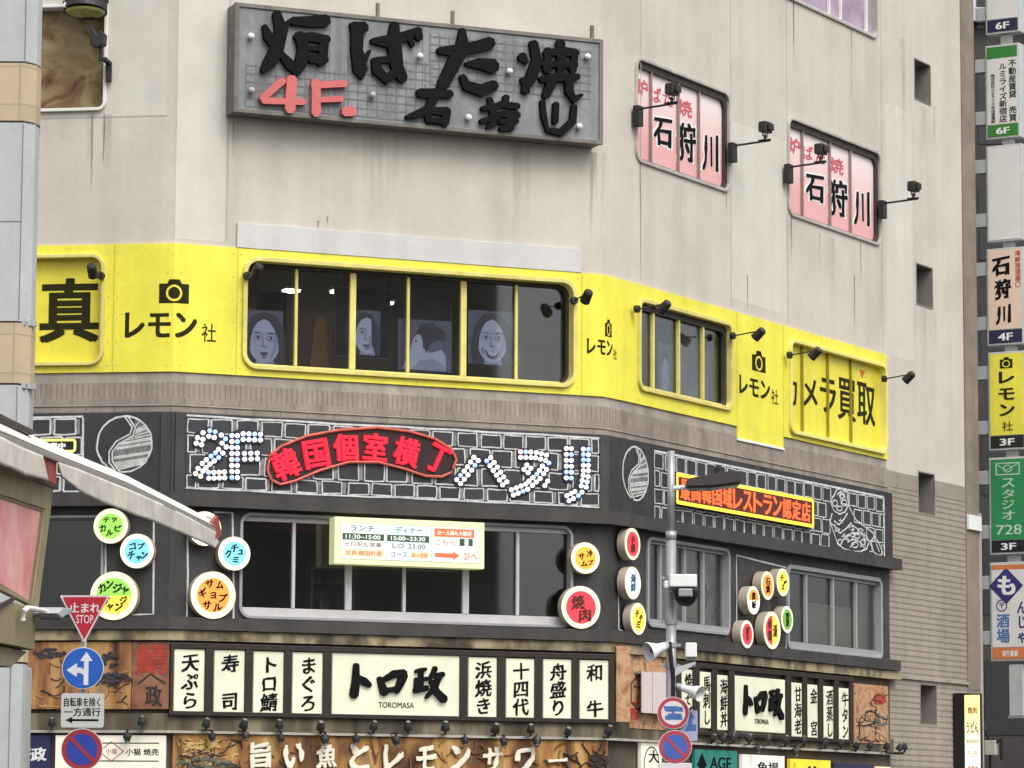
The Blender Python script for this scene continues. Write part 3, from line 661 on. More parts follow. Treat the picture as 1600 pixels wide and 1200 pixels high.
for i in range(26):
    x = random.uniform(1215, 1400); y = 480 + (x - 1215) * .55 + random.uniform(-20, 85); sk_([(x, y), (x + random.uniform(-22, 22), y + random.uniform(-16, 16)), (x + random.uniform(-26, 26), y + random.uniform(-20, 20))], .02)
fpart('chalk_bricks', m, [CHALK, CHALKG], FR, FAS)
# chalk outlines on the charcoal piers
def chalk_box(face, pts):
    m = MB(); q = [face.uv(x, y, .05) for x, y in pts]; m.line([(a + jit(.01), b + jit(.01)) for a, b in q], .035, -.055, -.05); fpart('chalk_outline', m, CHALK, face)
chalk_box(FL, [(240, 806), (240.5, 870), (239, 960), (202, 961), (164, 961), (165, 880), (164, 806)])
chalk_box(FF, [(293, 800), (294, 900), (292, 966), (330, 967), (364, 968)]); chalk_box(FF, [(334, 800), (364, 802), (365, 900), (364, 968)])
chalk_box(FR, [(966, 900), (967, 984), (984, 989)]); chalk_box(FR, [(1150, 1010), (1151, 940), (1150, 868), (1190, 878), (1228, 887), (1229, 960), (1228, 1020)])

# ------------------------------------------------------------------ shop name on the yellow sheet (three times)
def logo(face, bx, by, s, cut=None, ur=1.0, d=.035):
    """camera outline, katakana name and a small kanji; bx,by pixel of the camera centre; s metres per unit"""
    m = MB(); y = -d
    u, z = face.uv(bx, by, d)
    B = lambda a, b, c, e: (u + a * s * ur, u + b * s * ur, z + c * s, z + e * s)
    a, b, c, e = B(-.5, .5, -.36, .28); m.prism([(a, c), (b, c), (b, e), (u + .26 * s * ur, e), (u + .18 * s * ur, e + .14 * s), (u - .16 * s * ur, e + .14 * s), (u - .24 * s * ur, e), (a, e)], y - .004, y)
    m.mi = 1; n = 28; rr = lambda r: [(u + r * s * ur * math.cos(2 * math.pi * i / n), z - .03 * s + r * s * math.sin(2 * math.pi * i / n)) for i in range(n)]
    m.ring(rr(.27), rr(.20), y - .007, y); m.mi = 0
    return m, u, z
KW = dict(y=-.035, ext=.002)
T3 = []
# on the folded corner: built flat along the front plane, then everything left of the fold is turned onto the other face

uc = uFl(.035)
m, u, z = MB(), uc, FF.uv(270, 456, .035)[1]
s = .555
m.prism([(u - .5 * s, z - .36 * s), (u + .5 * s, z - .36 * s), (u + .5 * s, z + .28 * s), (u + .26 * s, z + .28 * s), (u + .18 * s, z + .42 * s), (u - .16 * s, z + .42 * s), (u - .24 * s, z + .28 * s), (u - .5 * s, z + .28 * s)], -.039, -.033)
n = 28; m.mi = 1; m.ring([(u + .27 * s * math.cos(6.2832 * i / n), z - .03 * s + .27 * s * math.sin(6.2832 * i / n)) for i in range(n)], [(u + .2 * s * math.cos(6.2832 * i / n), z - .03 * s + .2 * s * math.sin(6.2832 * i / n)) for i in range(n)], -.042, -.033); m.mi = 0
zl0, zl1 = FF.uv(270, 527, .035)[1], FF.uv(270, 487, .035)[1]
m.text('レモン', u - .90, u + .44, zl0, zl1, **KW, bold=.04); m.text('社', u + .53, u + .80, zl0 - .05, zl0 + .29, **KW, bold=.006)
bm = bmesh.new(); me = m.mesh('lettering', [OLIVE, YEL]); bm.from_mesh(me)
bmesh.ops.bisect_plane(bm, geom=bm.verts[:] + bm.edges[:] + bm.faces[:], plane_co=(uc, 0, 0), plane_no=(1, 0, 0), dist=1e-5)
loc = FF.W().inverted(); ucl = uLc(.035)
for v in bm.verts:
    if v.co.x < uc: v.co = loc @ FL.P(ucl + (v.co.x - uc), v.co.z, .035 + (-.035 - v.co.y))
bm.to_mesh(me); bm.free(); o = _link('lettering', me, yel, FF.W()); o['label'] = 'black camera emblem and shop name across the folded corner'
FRc = 0
for face, ix, iy, iw, tx0, tx1, ty0, ty1, sx0, sx1, sy0, sy1 in ((FR, 1185.5, 566, 21, 1155, 1203, 586, 627, 1205, 1216, 609, 632), (FF, 956, 513, 17, 917, 967, 530, 554, 969, 979, 543, 560)):
    m = MB(); y = -.035; sp = {FR: 1.9, FF: 1.0}[face]
    if face is FF:      # this one sits on the rounded corner: bend it afterwards
        pass
    u, z = face.uv(ix, iy, .035); w = face.uv(ix + iw / 2, iy, .035)[0] - face.uv(ix - iw / 2, iy, .035)[0]; h = w / 1.9 if face is FF else w * .63
    if face is FF: w *= 1.0; h = .30
    m.prism([(u - w / 2, z - h * .5), (u + w / 2, z - h * .5), (u + w / 2, z + h * .35), (u + w * .25, z + h * .35), (u + w * .17, z + h * .6), (u - w * .15, z + h * .6), (u - w * .23, z + h * .35), (u - w / 2, z + h * .35)], y - .004, y)
    m.mi = 1; e = lambda k: [(u + k * w * math.cos(6.2832 * i / n), z - h * .06 + k * h * 1.5 * math.sin(6.2832 * i / n)) for i in range(n)]
    m.ring(e(.26), e(.19), y - .007, y); m.mi = 0
    my = (ty0 + ty1) / 2
    xs = [face.uv(x, my, .035)[0] for x in (tx0, tx1, sx0, sx1)]; mx = (tx0 + tx1) / 2
    slope = 12 if face is FR else 5
    m.text('レモン', xs[0], xs[1], face.uv(mx, ty1 - (0 if face is FF else 7), .035)[1], face.uv(mx, ty0 + (0 if face is FF else 5), .035)[1], y, .002, bold=.04)
    m.text('社', xs[2], xs[3], face.uv((sx0 + sx1) / 2, sy1, .035)[1], face.uv((sx0 + sx1) / 2, sy0, .035)[1], y, .002, bold=.006)
    if face is FR: fpart('lettering', m, [OLIVE, YEL], FR, yel, label='black camera emblem and shop name between the two side windows')
    else:
        # bend the flat letters round the quarter-turned corner by arc length
        me = m.mesh('lettering', [OLIVE, YEL]); bm = bmesh.new(); bm.from_mesh(me)
        A = arc(.035, 16); L = [0]
        for p, q in zip(A, A[1:]): L.append(L[-1] + (q - p).length)
        uu0 = A[0].dot(FF.t)
        for i in range(1, 17): bmesh.ops.bisect_plane(bm, geom=bm.verts[:] + bm.edges[:] + bm.faces[:], plane_co=(uu0 + L[i], 0, 0), plane_no=(1, 0, 0), dist=1e-5)
        for v in bm.verts:
            q = v.co.x - uu0; out = -v.co.y - .035
            if q <= 0: continue
            i = max(k for k in range(17) if L[k] <= q + 1e-9)
            if i >= 16: base, dr = A[16] + FR.t * (q - L[16]), FR.t
            else: dr = (A[i + 1] - A[i]).normalized(); base = A[i] + dr * (q - L[i])
            nrm = Vector((dr.y, -dr.x, 0)); v.co = loc @ (base + nrm * out + Vector((0, 0, v.co.z)))
        bm.to_mesh(me); bm.free(); o = _link('lettering', me, yel, FF.W()); o['label'] = 'small black camera emblem and shop name on the rounded corner'

# ------------------------------------------------------------------ the raised charcoal grill sign
DH = .45
hs_ = fthing('wall_sign', 'big grey box sign with raised black brush characters and red 4F on the plaster wall', 'sign', FF, 655, 200, DH)
x0, x1, z0, z1 = hs_.rect(366, 941, 33.5, 200, DH)
SIGNF = mat('dull sign metal', (.20, .185, .165), .5, .2, 4, metal=.3, streak=.2)
SIGNP = mat('grey sign panel', (.275, .285, .29), .5, .16, 1.6, streak=.34)
m = MB(); m.box(x0, x1, .02, DH - .002, z0, z1); fr = part('cabinet', m, SIGNF, hs_, bevel=.01)
m = MB(); fw = .07; m.ring([(x0 - .01, z0 - .01), (x1 + .01, z0 - .01), (x1 + .01, z1 + .01), (x0 - .01, z1 + .01)], [(x0 + fw, z0 + fw), (x1 - fw, z0 + fw), (x1 - fw, z1 - fw), (x0 + fw, z1 - fw)], -.03, .04); part('frame', m, SIGNF, hs_, bevel=.008)
m = MB(); m.box(x0 + fw - .01, x1 - fw + .01, .0, .03, z0 + fw - .01, z1 - fw + .01); part('panel', m, SIGNP, hs_)
m = MB(); GRID = mat('grid tape', (.14, .15, .155), .6, .25, 6)
W_, H_ = x1 - x0, z1 - z0
for (a, b, c, e) in ((.03, .30, .06, .46), (.30, .52, .06, .42), (.52, .97, .42, .90), (.30, .53, .45, .62)):
    k = a
    while k < b: q = x0 + W_ * k; m.box(q - .014, q + .014, -.003, .001, z0 + H_ * c, z0 + H_ * e); k += .026
    k = c
    while k < e: q = z0 + H_ * k; m.box(x0 + W_ * a, x0 + W_ * b, -.0045, .001, q - .014, q + .014); k += .075
for k in (.25, .5, .75): q = x0 + W_ * k; m.box(q - .007, q + .007, -.006, .001, z0 + fw, z1 - fw)
part('grid_lines', m, GRID, hs_)
CR2 = lambda x, y: hs_.xz(340 + x / 2.58, y / 2.58, DH + .06)
def strokes(mb, S, cv, k, y0, y1, dz=.0015):
    for i, st in enumerate(S):
        pts = [cv(p[0], p[1]) for p in st]; ws = [p[2] * k for p in st]
        # ragged brush ends
        a, b = pts[0], pts[1]; q = math.hypot(a[0] - b[0], a[1] - b[1]) or 1
        pts = [(a[0] + (a[0] - b[0]) / q * ws[0] * .3, a[1] + (a[1] - b[1]) / q * ws[0] * .3)] + pts; ws = [ws[0] * .55] + ws
        a, b = pts[-1], pts[-2]; q = math.hypot(a[0] - b[0], a[1] - b[1]) or 1
        pts.append((a[0] + (a[0] - b[0]) / q * ws[-1] * .35, a[1] + (a[1] - b[1]) / q * ws[-1] * .35)); ws.append(ws[-1] * .45)
        mb.line(pts, ws, y0 - i * dz, y1)
HC = {
 '炉': [[(188, 105, 18), (205, 150, 40), (212, 182, 12)], [(237, 55, 32), (256, 120, 50), (238, 200, 50), (208, 255, 48), (182, 285, 22)], [(285, 88, 16), (262, 128, 26)], [(252, 215, 22), (288, 258, 38), (318, 302, 16)],
       [(300, 85, 30), (370, 88, 40), (436, 84, 46)], [(312, 148, 20), (380, 150, 36), (442, 160, 30)], [(328, 140, 36), (345, 200, 46), (332, 262, 44), (320, 300, 16)], [(428, 160, 34), (424, 222, 34), (412, 258, 26)], [(370, 196, 18), (430, 198, 22)], [(372, 238, 32), (430, 240, 38)]],
 'ば': [[(540, 103, 26), (590, 112, 44)], [(562, 105, 50), (560, 200, 46), (575, 285, 56), (580, 316, 12)], [(582, 255, 28), (612, 205, 10)], [(622, 165, 20), (680, 168, 46), (740, 152, 40), (812, 122, 24)],
       [(712, 100, 34), (710, 180, 56), (722, 270, 50), (745, 318, 40)], [(632, 240, 24), (640, 282, 40), (680, 320, 40), (716, 292, 34)], [(640, 243, 24), (700, 240, 24)], [(762, 130, 22), (785, 185, 16)], [(800, 122, 34), (812, 155, 28)]],
 'た': [[(892, 205, 26), (960, 205, 46), (1040, 190, 44), (1100, 172, 46)], [(985, 122, 24), (988, 190, 56), (945, 268, 52), (908, 340, 46), (888, 352, 14)], [(1000, 258, 14), (1050, 256, 40), (1112, 268, 56)], [(985, 308, 24), (1000, 345, 40), (1060, 365, 46), (1114, 345, 42)]],
 '焼': [[(1225, 228, 38), (1245, 252, 16)], [(1272, 175, 36), (1286, 240, 40), (1265, 310, 46), (1232, 370, 20)], [(1226, 318, 16), (1246, 370, 26)], [(1318, 215, 20), (1385, 206, 34), (1445, 214, 30)], [(1380, 172, 36), (1385, 245, 38), (1380, 312, 28)],
       [(1330, 200, 24), (1326, 285, 34)], [(1440, 210, 24), (1430, 285, 30)], [(1310, 258, 24), (1440, 262, 28)], [(1302, 320, 24), (1380, 312, 34), (1450, 310, 24)], [(1345, 312, 40), (1338, 350, 36), (1320, 388, 30)], [(1415, 312, 34), (1415, 370, 34), (1436, 402, 34), (1466, 384, 12)]],
 '石': [[(812, 376, 34), (870, 376, 36), (938, 380, 30)], [(875, 388, 34), (850, 440, 36), (800, 462, 30), (762, 472, 14)], [(845, 440, 30), (850, 488, 26)], [(852, 446, 24), (925, 450, 34)], [(924, 446, 30), (914, 500, 30)], [(856, 486, 18), (908, 490, 24)]],
 '狩': [[(1096, 398, 20), (1110, 450, 30), (1112, 500, 30), (1086, 515, 10)], [(1066, 438, 18), (1130, 428, 26)], [(1062, 490, 20), (1130, 468, 24)], [(1162, 392, 26), (1160, 420, 18)], [(1136, 420, 24), (1208, 430, 26)], [(1140, 460, 24), (1208, 465, 30)], [(1136, 492, 20), (1205, 490, 20)], [(1182, 458, 30), (1176, 515, 36), (1140, 522, 18)]],
 '川': [[(1308, 410, 20), (1314, 470, 24), (1328, 525, 12)], [(1363, 420, 24), (1360, 492, 24)], [(1436, 430, 24), (1430, 490, 30), (1382, 535, 30), (1328, 524, 20)]]}
KH = .0116 / 2.58 * 1.0
for c, S in HC.items():
    m = MB(); strokes(m, S, CR2, KH * 1.12, -.10, -.001); n_ = part('raised_character', m, INK, hs_)
m = MB(); strokes(m, [[(262, 325, 30), (178, 398, 28)], [(182, 407, 26), (345, 412, 26)], [(297, 318, 44), (290, 442, 46)]], CR2, KH, -.10, -.001); SRED = mat('faded red letter', (.55, .13, .12), .5, .1, 6); part('raised_character', m, SRED, hs_)
m = MB(); strokes(m, [[(395, 330, 38), (395, 458, 40)], [(382, 345, 28), (512, 338, 28)], [(395, 404, 22), (498, 400, 24)]], CR2, KH, -.10, -.001); part('raised_character', m, SRED, hs_)
m = MB(); strokes(m, [[(510, 450, 40), (545, 450, 40)]], CR2, KH, -.10, -.001); part('raised_character', m, SRED, hs_)
BULB = mat('frosted bulb', (.85, .85, .83), .25, .03, 5)
for (x, y) in ((393, 56), (657, 87), (797, 111), (919, 88), (733, 183), (906, 197), (583, 148), (394, 141)):
    a, b = hs_.xz(x, y, DH + .1); bm = MB(); n = 12
    bm.smooth = True
    bm.tube([(a, -.02 - .12 * (1 - math.cos(math.pi * i / 8)) / 2, b) for i in range(9)], [max(.062 * math.sin(math.pi * i / 8), .004) for i in range(9)], 14)
    part('bulb', bm, BULB if y not in (148, 141) else mat('dead bulb', (.45, .38, .36), .4), hs_)
for x, yb in ((590, 22), (707, 36), (925, 62)):
    a, b = hs_.xz(x, yb, DH / 2); m = MB(); m.box(a - .03, a + .03, DH / 2 - .03, DH / 2 + .03, z1 - .01, z1 + .32); part('hanger_rod', m, SIGNF, hs_)

# ------------------------------------------------------------------ LED letters of the second floor
DL = DF + .02
BW = MB(); BW.smooth = True
def ledmesh(name, col, e):
    b = MB(); b.tube([(0, 0, 0), (0, -.03, 0), (0, -.045, 0)], [.043, .041, .016], 10); return b.mesh('bulb', mat(name, col, .4, 0, 1, emit=e))
LEDS = [ledmesh('cool led', (.80, .88, 1.0), 1.25), ledmesh('white led', (1, 1, 1), 1.25), ledmesh('warm led', (1, .93, .80), 1.2), ledmesh('blue led', (.30, .45, 1.0), 1.2), ledmesh('pink led', (1.0, .72, .80), 1.2)]
CHN = mat('black channel', (.014, .014, .018), .5, .2, 5)
def led_letter(label, S, cv, tint):
    cs = [cv(*p) for s in S for p in s]; u = sum(p[0] for p in cs) / len(cs); z = min(p[1] for p in cs)
    t = thing('led_letter', label, 'letter', FF.W(u, z, DL), 'white bulb letters on the chalk brick fascia', FF, u, z, DL)
    m = MB()
    for i, s in enumerate(S): strokes(m, [[(p[0], p[1], .25) for p in s]], lambda x, y: (cv(x, y)[0] - u, cv(x, y)[1] - z), 1.0, .0 - i * .002, .05)
    part('channel', m, CHN, t); k = 0; done = []
    for s in S:
        q = [(cv(*p)[0] - u, cv(*p)[1] - z) for p in s]; L = [0]
        for a, b in zip(q, q[1:]): L.append(L[-1] + math.hypot(b[0] - a[0], b[1] - a[1]))
        nn = max(2, round(L[-1] / .105))
        for i in range(nn + 1):
            tt = L[-1] * i / nn; j = max(h for h in range(len(q) - 1) if L[h] <= tt + 1e-6); f = (tt - L[j]) / max(L[j + 1] - L[j], 1e-6)
            dx, dz = q[j + 1][0] - q[j][0], q[j + 1][1] - q[j][1]; l = math.hypot(dx, dz); px, pz = q[j][0] + dx * f, q[j][1] + dz * f
            for sg in (-1, 1):
                bx, bz = px - dz / l * .052 * sg, pz + dx / l * .052 * sg
                if any(math.hypot(bx - c, bz - e) < .075 for c, e in done): continue
                done.append((bx, bz)); W = t.W @ Matrix.Translation((bx, -.012, bz))
                r = random.random(); me = LEDS[tint] if r < .35 else LEDS[1] if r < .62 else LEDS[random.choice((0, 2, 3, 3, 4))]
                _link('bulb', me, t, W)
c3 = lambda x, y: FF.uv(260 + x / 4, 640 + y / 4, DL + .04)
c4 = lambda x, y: FF.uv(620 + x / 4.444, 640 + y / 4.444, DL + .04)
led_letter('white bulb numeral 2 at the start of the fascia lettering', [[(205, 215), (215, 172), (265, 148), (320, 160), (362, 198), (358, 238), (325, 280), (270, 320), (220, 365), (200, 408)], [(200, 412), (365, 408)]], c3, 2)
led_letter('white bulb capital F beside the numeral on the fascia', [[(428, 162), (428, 425)], [(445, 167), (590, 172)], [(450, 292), (570, 290)]], c3, 0)
led_letter('white bulb katakana of two slanting strokes after the red neon', [[(552, 342), (500, 420), (432, 500)], [(640, 345), (700, 430), (752, 512)]], c4, 1)
led_letter('white bulb katakana with crossing strokes beside the last letter', [[(862, 312), (960, 314), (1042, 335), (1040, 385), (990, 460), (905, 535), (805, 575)], [(895, 400), (965, 455), (1040, 512)]], c4, 1)
led_letter('white bulb katakana of two upright strokes at the fascia end', [[(1197, 270), (1197, 475)], [(1315, 275), (1315, 450), (1300, 535), (1250, 585), (1190, 615)]], c4, 0)

# red neon with its banana shaped outline
N = fthing('neon_sign', 'banana shaped red neon sign with five big and one narrow glowing character', 'sign', FF, 565, 700, DL)
def P2(pts): return [N.xz(x, y, DL + .03) for x, y in pts]
top = [(418, 735), (421, 712), (440, 697), (480, 681), (530, 672), (590, 668), (640, 674), (680, 686), (706, 702), (713, 718)]
bot = [(706, 738), (690, 745), (665, 744), (630, 732), (590, 722), (545, 722), (500, 735), (460, 752), (438, 757), (424, 750)]
m = MB(); m.prism(P2(top + bot), .0, .05); part('backing', m, mat('dark red backing', (.028, .010, .012), .5, .2, 4), N)
m = MB(); m.smooth = True; q = P2(top + bot); q = q + [q[0]]
pts = []
for a, b in zip(q, q[1:]): pts += [(a[0] + (b[0] - a[0]) * k / 3, -.03, a[1] + (b[1] - a[1]) * k / 3) for k in range(3)]
m.tube(pts + [pts[0]], .026, 8, cap=False); part('neon_tube', m, lit('dull red tube', (.50, .10, .07), .22, .2, 6), N)
m = MB()
for c, x, y, w, h, a in (('韓', 447, 725, 41, 46, .42), ('国', 495, 709, 40, 44, .20), ('個', 541, 699, 39, 42, .06), ('室', 587, 698, 39, 42, -.06), ('横', 636, 706, 40, 44, -.2), ('丁', 685, 717, 33, 44, -.42)):
    a_, b_ = N.xz(x, y, DL + .05); m.char(c, a_, b_, w * .0122, h * .0118, a - .075 + .075, -.006, .02, bold=.035)
part('lettering', m, REDLIT, N)

# LED strip sign round the corner
N = fthing('led_sign', 'long orange LED sign with yellow border under the chalk bricks behind the lamp post', 'sign', FR, 1164, 785, DF + .12)
x0, x1, z0, z1 = N.rect(1056.5, 1271, 759, 806, DF + .12)
m = MB(); m.box(x0, x1, 0, .12, z0, z1); part('cabinet', m, BLACK, N, bevel=.01)
m = MB(); m.ring(rrect(x0, x1, z0, z1, .05), rrect(x0 + .07, x1 - .07, z0 + .07, z1 - .07, .03), -.012, .0); part('border', m, lit('yellow led', (1, .62, .05), .9, .1), N)
m = MB(); m.box(x0 + .075, x1 - .075, -.003, .01, z0 + .075, z1 - .075); part('face', m, lit('dim red face', (.085, .012, .008), .35, .2, 3), N)
m = MB(); st = '最高韓国域レストラン認定店'; w = (x1 - x0 - .3) / len(st)
for i, c in enumerate(st): m.char(c, x0 + .15 + w * (i + .5), (z0 + z1) / 2, w * .90, (z1 - z0) * .66, 0, -.004, .004, bold=.028)
part('lettering', m, lit('orange led', (1.0, .13, .03), .95, .1), N)
# small yellow bordered sign by the pillar
N = fthing('led_sign', 'small yellow outlined sign on the fascia above the awning', 'sign', FL, 90, 695, DF + .08)
x0, x1, z0, z1 = N.rect(60, 119, 686, 707, DF + .08); m = MB(); m.box(x0, x1, 0, .08, z0, z1); part('cabinet', m, BLACK, N)
m = MB(); m.ring(rrect(x0, x1, z0, z1, .06), rrect(x0 + .04, x1 - .04, z0 + .04, z1 - .04, .03), -.012, .0); part('border', m, lit('yellow tube', (1, .85, .2), .9), N)
m = MB(); m.text('営業中', x0 + .08, x1 - .2, z0 + .07, z1 - .07, -.001, .004, bold=.02); part('lettering', m, lit('pale tube', (1, .95, .8), .8), N)

# opening hours box sign
DB = .42
N = fthing('menu_sign', 'glowing pale yellow hours board hung in front of the dark second floor windows', 'sign', FF, 640, 850, DB)
x0, x1, z0, z1 = N.rect(523, 757, 812, 885, DB)
PYL = lit('pale lemon', (.86, .88, .46), .28, .05)
m = MB(); m.box(x0, x1, .0, .30, z0, z1); part('cabinet', m, PYL, N, bevel=.012)
W_, H_ = x1 - x0, z1 - z0
def qb(a, b, c, e): return x0 + W_ * a, x0 + W_ * b, z0 + H_ * c, z0 + H_ * e
m = MB()
def rc(mi, a, b, c, e, y=-.006): m.mi = mi; p = qb(a, b, c, e); m.box(p[0], p[1], y, .001, p[2], p[3])
rc(1, .035, .965, .10, .89, -.002); rc(0, .04, .335, .12, .87, -.005); rc(2, .338, .64, .12, .87, -.005); rc(0, .645, .96, .12, .87, -.005)
rc(1, .336, .338, .1, .88, -.007); rc(1, .641, .644, .1, .88, -.007)
rc(3, .05, .325, .52, .66); rc(3, .345, .625, .52, .66); rc(4, .66, .93, .66, .84)
rc(3, .83, .865, .48, .64); rc(3, .89, .92, .48, .64)
rc(5, .05, .325, .16, .34, -.006); rc(5, .50, .625, .16, .34, -.006)
def tx(mi, s, a, b, c, e, bold=.01, y=-.007): m.mi = mi; m.text(s, *qb(a, b, c, e), y, .001, bold=bold)
tx(6, 'ランチ', .10, .26, .71, .84); tx(6, 'ディナー', .40, .58, .71, .84); tx(0, '11:30~15:00', .07, .30, .545, .635, .02); tx(0, '15:00~23:30', .37, .60, .545, .635, .02)
tx(0, 'お一人様も大歓迎', .68, .91, .70, .80, .02); tx(7, '土日祝も営業', .06, .31, .38, .48); tx(7, 'L.O. 23:00', .38, .60, .38, .48); tx(4, '定食 韓国料理', .07, .31, .19, .30, .012); tx(4, '飲み放題', .51, .615, .19, .30, .012); tx(7, 'コース', .37, .48, .19, .30)
tx(4, 'こちら', .67, .80, .48, .60); tx(4, '2Fへ', .86, .95, .19, .33, .02)
m.mi = 4; p = qb(.665, .83, .17, .36); a, b, c, e = p; m.prism([(a, c + (e - c) * .25), (a + (b - a) * .75, c + (e - c) * .25), (a + (b - a) * .75, c), (b, (c + e) / 2), (a + (b - a) * .75, e), (a + (b - a) * .75, c + (e - c) * .75), (a, c + (e - c) * .75)], -.009, -.001)
part('face', m, [lit('white sheet', (.88, .90, .85), .22), mat('green line', (.45, .50, .30), .5, .1, 5, emit=.3), lit('pale blue sheet', (.66, .84, .88), .22), mat('dark green bar', (.05, .10, .05), .5, .1, 5), lit('orange print', (.75, .20, .08), .1), lit('peach wash', (.88, .76, .50), .22), mat('grey blue print', (.08, .16, .24), .5), mat('tan print', (.30, .20, .13), .5, .1, 5)], N)
m = MB()
for a in (.12, .88): q = x0 + W_ * a; m.box(q - .02, q + .02, .29, DB + .0, z1 - .14, z1 - .10)
part('bracket', m, STEEL, N)

# round backlit dish signs
RIM = mat('tan drum side', (.42, .36, .28), .5, .1, 4)
CRL = lit('warm white ring', (.92, .80, .50), .62, .03)
CRW = lit('white ring', (.92, .83, .60), .60, .03)
LG, LB_, LO, LR, LY, LPR, LDG, LPK = lit('leaf green', (.30, .66, .10), .45), lit('sky blue', (.22, .66, .86), .45), lit('orange face', (1.0, .32, .06), .5), lit('red face', (.80, .045, .07), .5), lit('yellow face', (1.0, .72, .08), .5), lit('amber face', (1.0, .42, .05), .5), lit('moss green', (.16, .38, .05), .4), lit('pale face', (.9, .85, .72), .5)
BLUEI = mat('blue ink', (.02, .13, .26), .5)
BROWNI = mat('brown ink', (.10, .02, .005), .5)
def dish(face, px, py, r, parts, label, inner=.72, ring=None, depth=.17, d=.28):
    """round drum lamp; parts: list of (material, polygon kind) for the face; texts: (string, angle/box)"""
    t = fthing('disc_sign', label, 'sign', face, px, py, d, 'round dish signs on the second floor')
    m = MB(); m.disc(0, 0, r, .0, depth); part('drum', m, RIM, t, bevel=.008)
    m = MB(); m.disc(0, 0, r * .985, -.008, .001); part('ring', m, ring or CRL, t)
    if face is FR: inner = max(inner, .77)
    m = MB(); cols, texts = parts; R2 = r * inner; n = 36
    if len(cols) == 1: m.disc(0, 0, R2, -.012, -.006)
    else:
        a0 = cols[2] if len(cols) > 2 else 0
        for k in (0, 1):
            m.mi = k; m.prism([(R2 * math.cos(a0 + math.pi * k + math.pi * i / 18), R2 * math.sin(a0 + math.pi * k + math.pi * i / 18)) for i in range(19)], -.012, -.006)
    part('face', m, list(cols[:2]), t)
    m = MB()
    for s, a, b, w, h, ang in texts: m.char(s, a * r, b * r, w * r * 1.15, h * r * 1.15, ang, -.012, .003, bold=.045, brush=True)
    part('lettering', m, BROWNI if cols[0] in (LR,) else BLUEI if cols[0] is LPK else INK, t)
    m = MB(); m.tube([(0, depth, 0), (0, d - .04, 0)], .03, 8); part('stem', m, STEEL, t)
rnd = lambda st, R=.52, a0=150, da=-60, w=.36: [(c, R * math.cos(R_(a0 + da * i)), R * math.sin(R_(a0 + da * i)), w, w, R_((a0 + da * i) - 90) * .35) for i, c in enumerate(st)]
dish(FL, 173, 822, .315, ((LG,), [('テ', -.25, .35, .32, .28, .1), ('ッ', .2, .36, .26, .26, -.1), ('カ', -.45, -.12, .34, .36, .2), ('ル', -.05, -.38, .36, .32, 0), ('ビ', .42, -.12, .34, .34, -.2)]), 'green disc sign with scattered katakana, topmost of the trio beside the pillar')
dish(FL, 214, 861, .31, ((LB_,), [('コ', -.25, .28, .36, .32, .1), ('プ', .25, .28, .36, .34, -.1), ('チ', -.32, -.22, .38, .40, .1), ('ャ', .12, -.4, .30, .28, 0), ('ン', .45, -.25, .34, .34, 0)]), 'sky blue disc sign with katakana between two green discs', ring=CRW)
dish(FL, 178, 931, .435, ((LG, LY), [('カ', -.5, .32, .3, .34, .35), ('ン', -.18, .46, .28, .28, .1), ('ジ', .14, .32, .34, .36, -.1), ('ャ', .46, .22, .28, .28, -.3), ('ケ', -.3, -.2, .28, .3, 0), ('ジ', .4, -.18, .28, .3, 0), ('ャ', -.15, -.46, .26, .26, 0), ('ン', .22, -.46, .3, .26, 0)]), 'disc sign half green and half yellow partly behind the stop sign', inner=.74)
dish(FF, 320, 826, .31, ((LR,), [('冷', 0, .22, .5, .5, 0), ('麺', 0, -.3, .5, .5, 0)]), 'red disc sign tucked behind the awning tip', ring=CRW)
dish(FF, 366, 865, .305, ((LB_,), [('チ', .0, .32, .42, .42, .1), ('ュ', .38, .1, .3, .28, -.1), ('ク', -.38, -.02, .34, .42, .1), ('ミ', .08, -.36, .34, .30, 0)]), 'sky blue disc sign with katakana beside the dark window corner', ring=CRW)
dish(FF, 333, 930, .425, ((LO,), [('サ', -.18, .48, .34, .3, .1), ('ム', .28, .44, .3, .3, -.1), ('ギ', -.48, .08, .32, .36, .2), ('ョ', .0, .0, .24, .24, 0), ('プ', .42, -.1, .32, .36, -.2), ('サ', -.28, -.42, .34, .34, 0), ('ル', .2, -.5, .36, .3, 0)]), 'big orange disc sign with a ring of katakana below the blue disc')
dish(FF, 914.5, 872, .295, ((LPR,), [('冷', .28, .3, .36, .38, 0), ('サ', -.28, .1, .38, .38, .1), ('ム', -.1, -.36, .42, .32, 0), ('プ', .36, -.26, .34, .32, 0)]), 'small amber disc sign above the big red one')
dish(FF, 907.5, 949, .40, ((LR,), [('焼', -.16, .22, .62, .62, 0), ('肉', .2, -.36, .58, .56, 0)]), 'big red disc sign with two dark kanji at the window end', inner=.76)
dish(FR, 988, 850, .305, ((LR,), [('辛', 0, .25, .5, .5, 0), ('鍋', 0, -.25, .5, .5, 0)]), 'red disc sign, topmost of three in a column round the corner')
dish(FR, 988.5, 911, .31, ((LPK,), [('海', 0, .28, .62, .5, 0), ('鮮', 0, -.26, .62, .5, 0)]), 'pale disc sign with dark blue kanji in the middle of the column of three', ring=CRW)
dish(FR, 997, 967, .305, ((LY,), [('チ', -.2, .32, .46, .42, 0), ('ヂ', .24, .05, .42, .42, 0), ('ミ', -.04, -.36, .5, .36, 0)]), 'yellow disc sign, lowest of the column of three round the corner')
dish(FR, 1199, 915, .29, ((LO,), [('石', 0, .3, .6, .46, 0), ('焼', 0, -.25, .6, .5, 0)]), 'orange disc sign in the upper middle of the cluster', depth=.2)
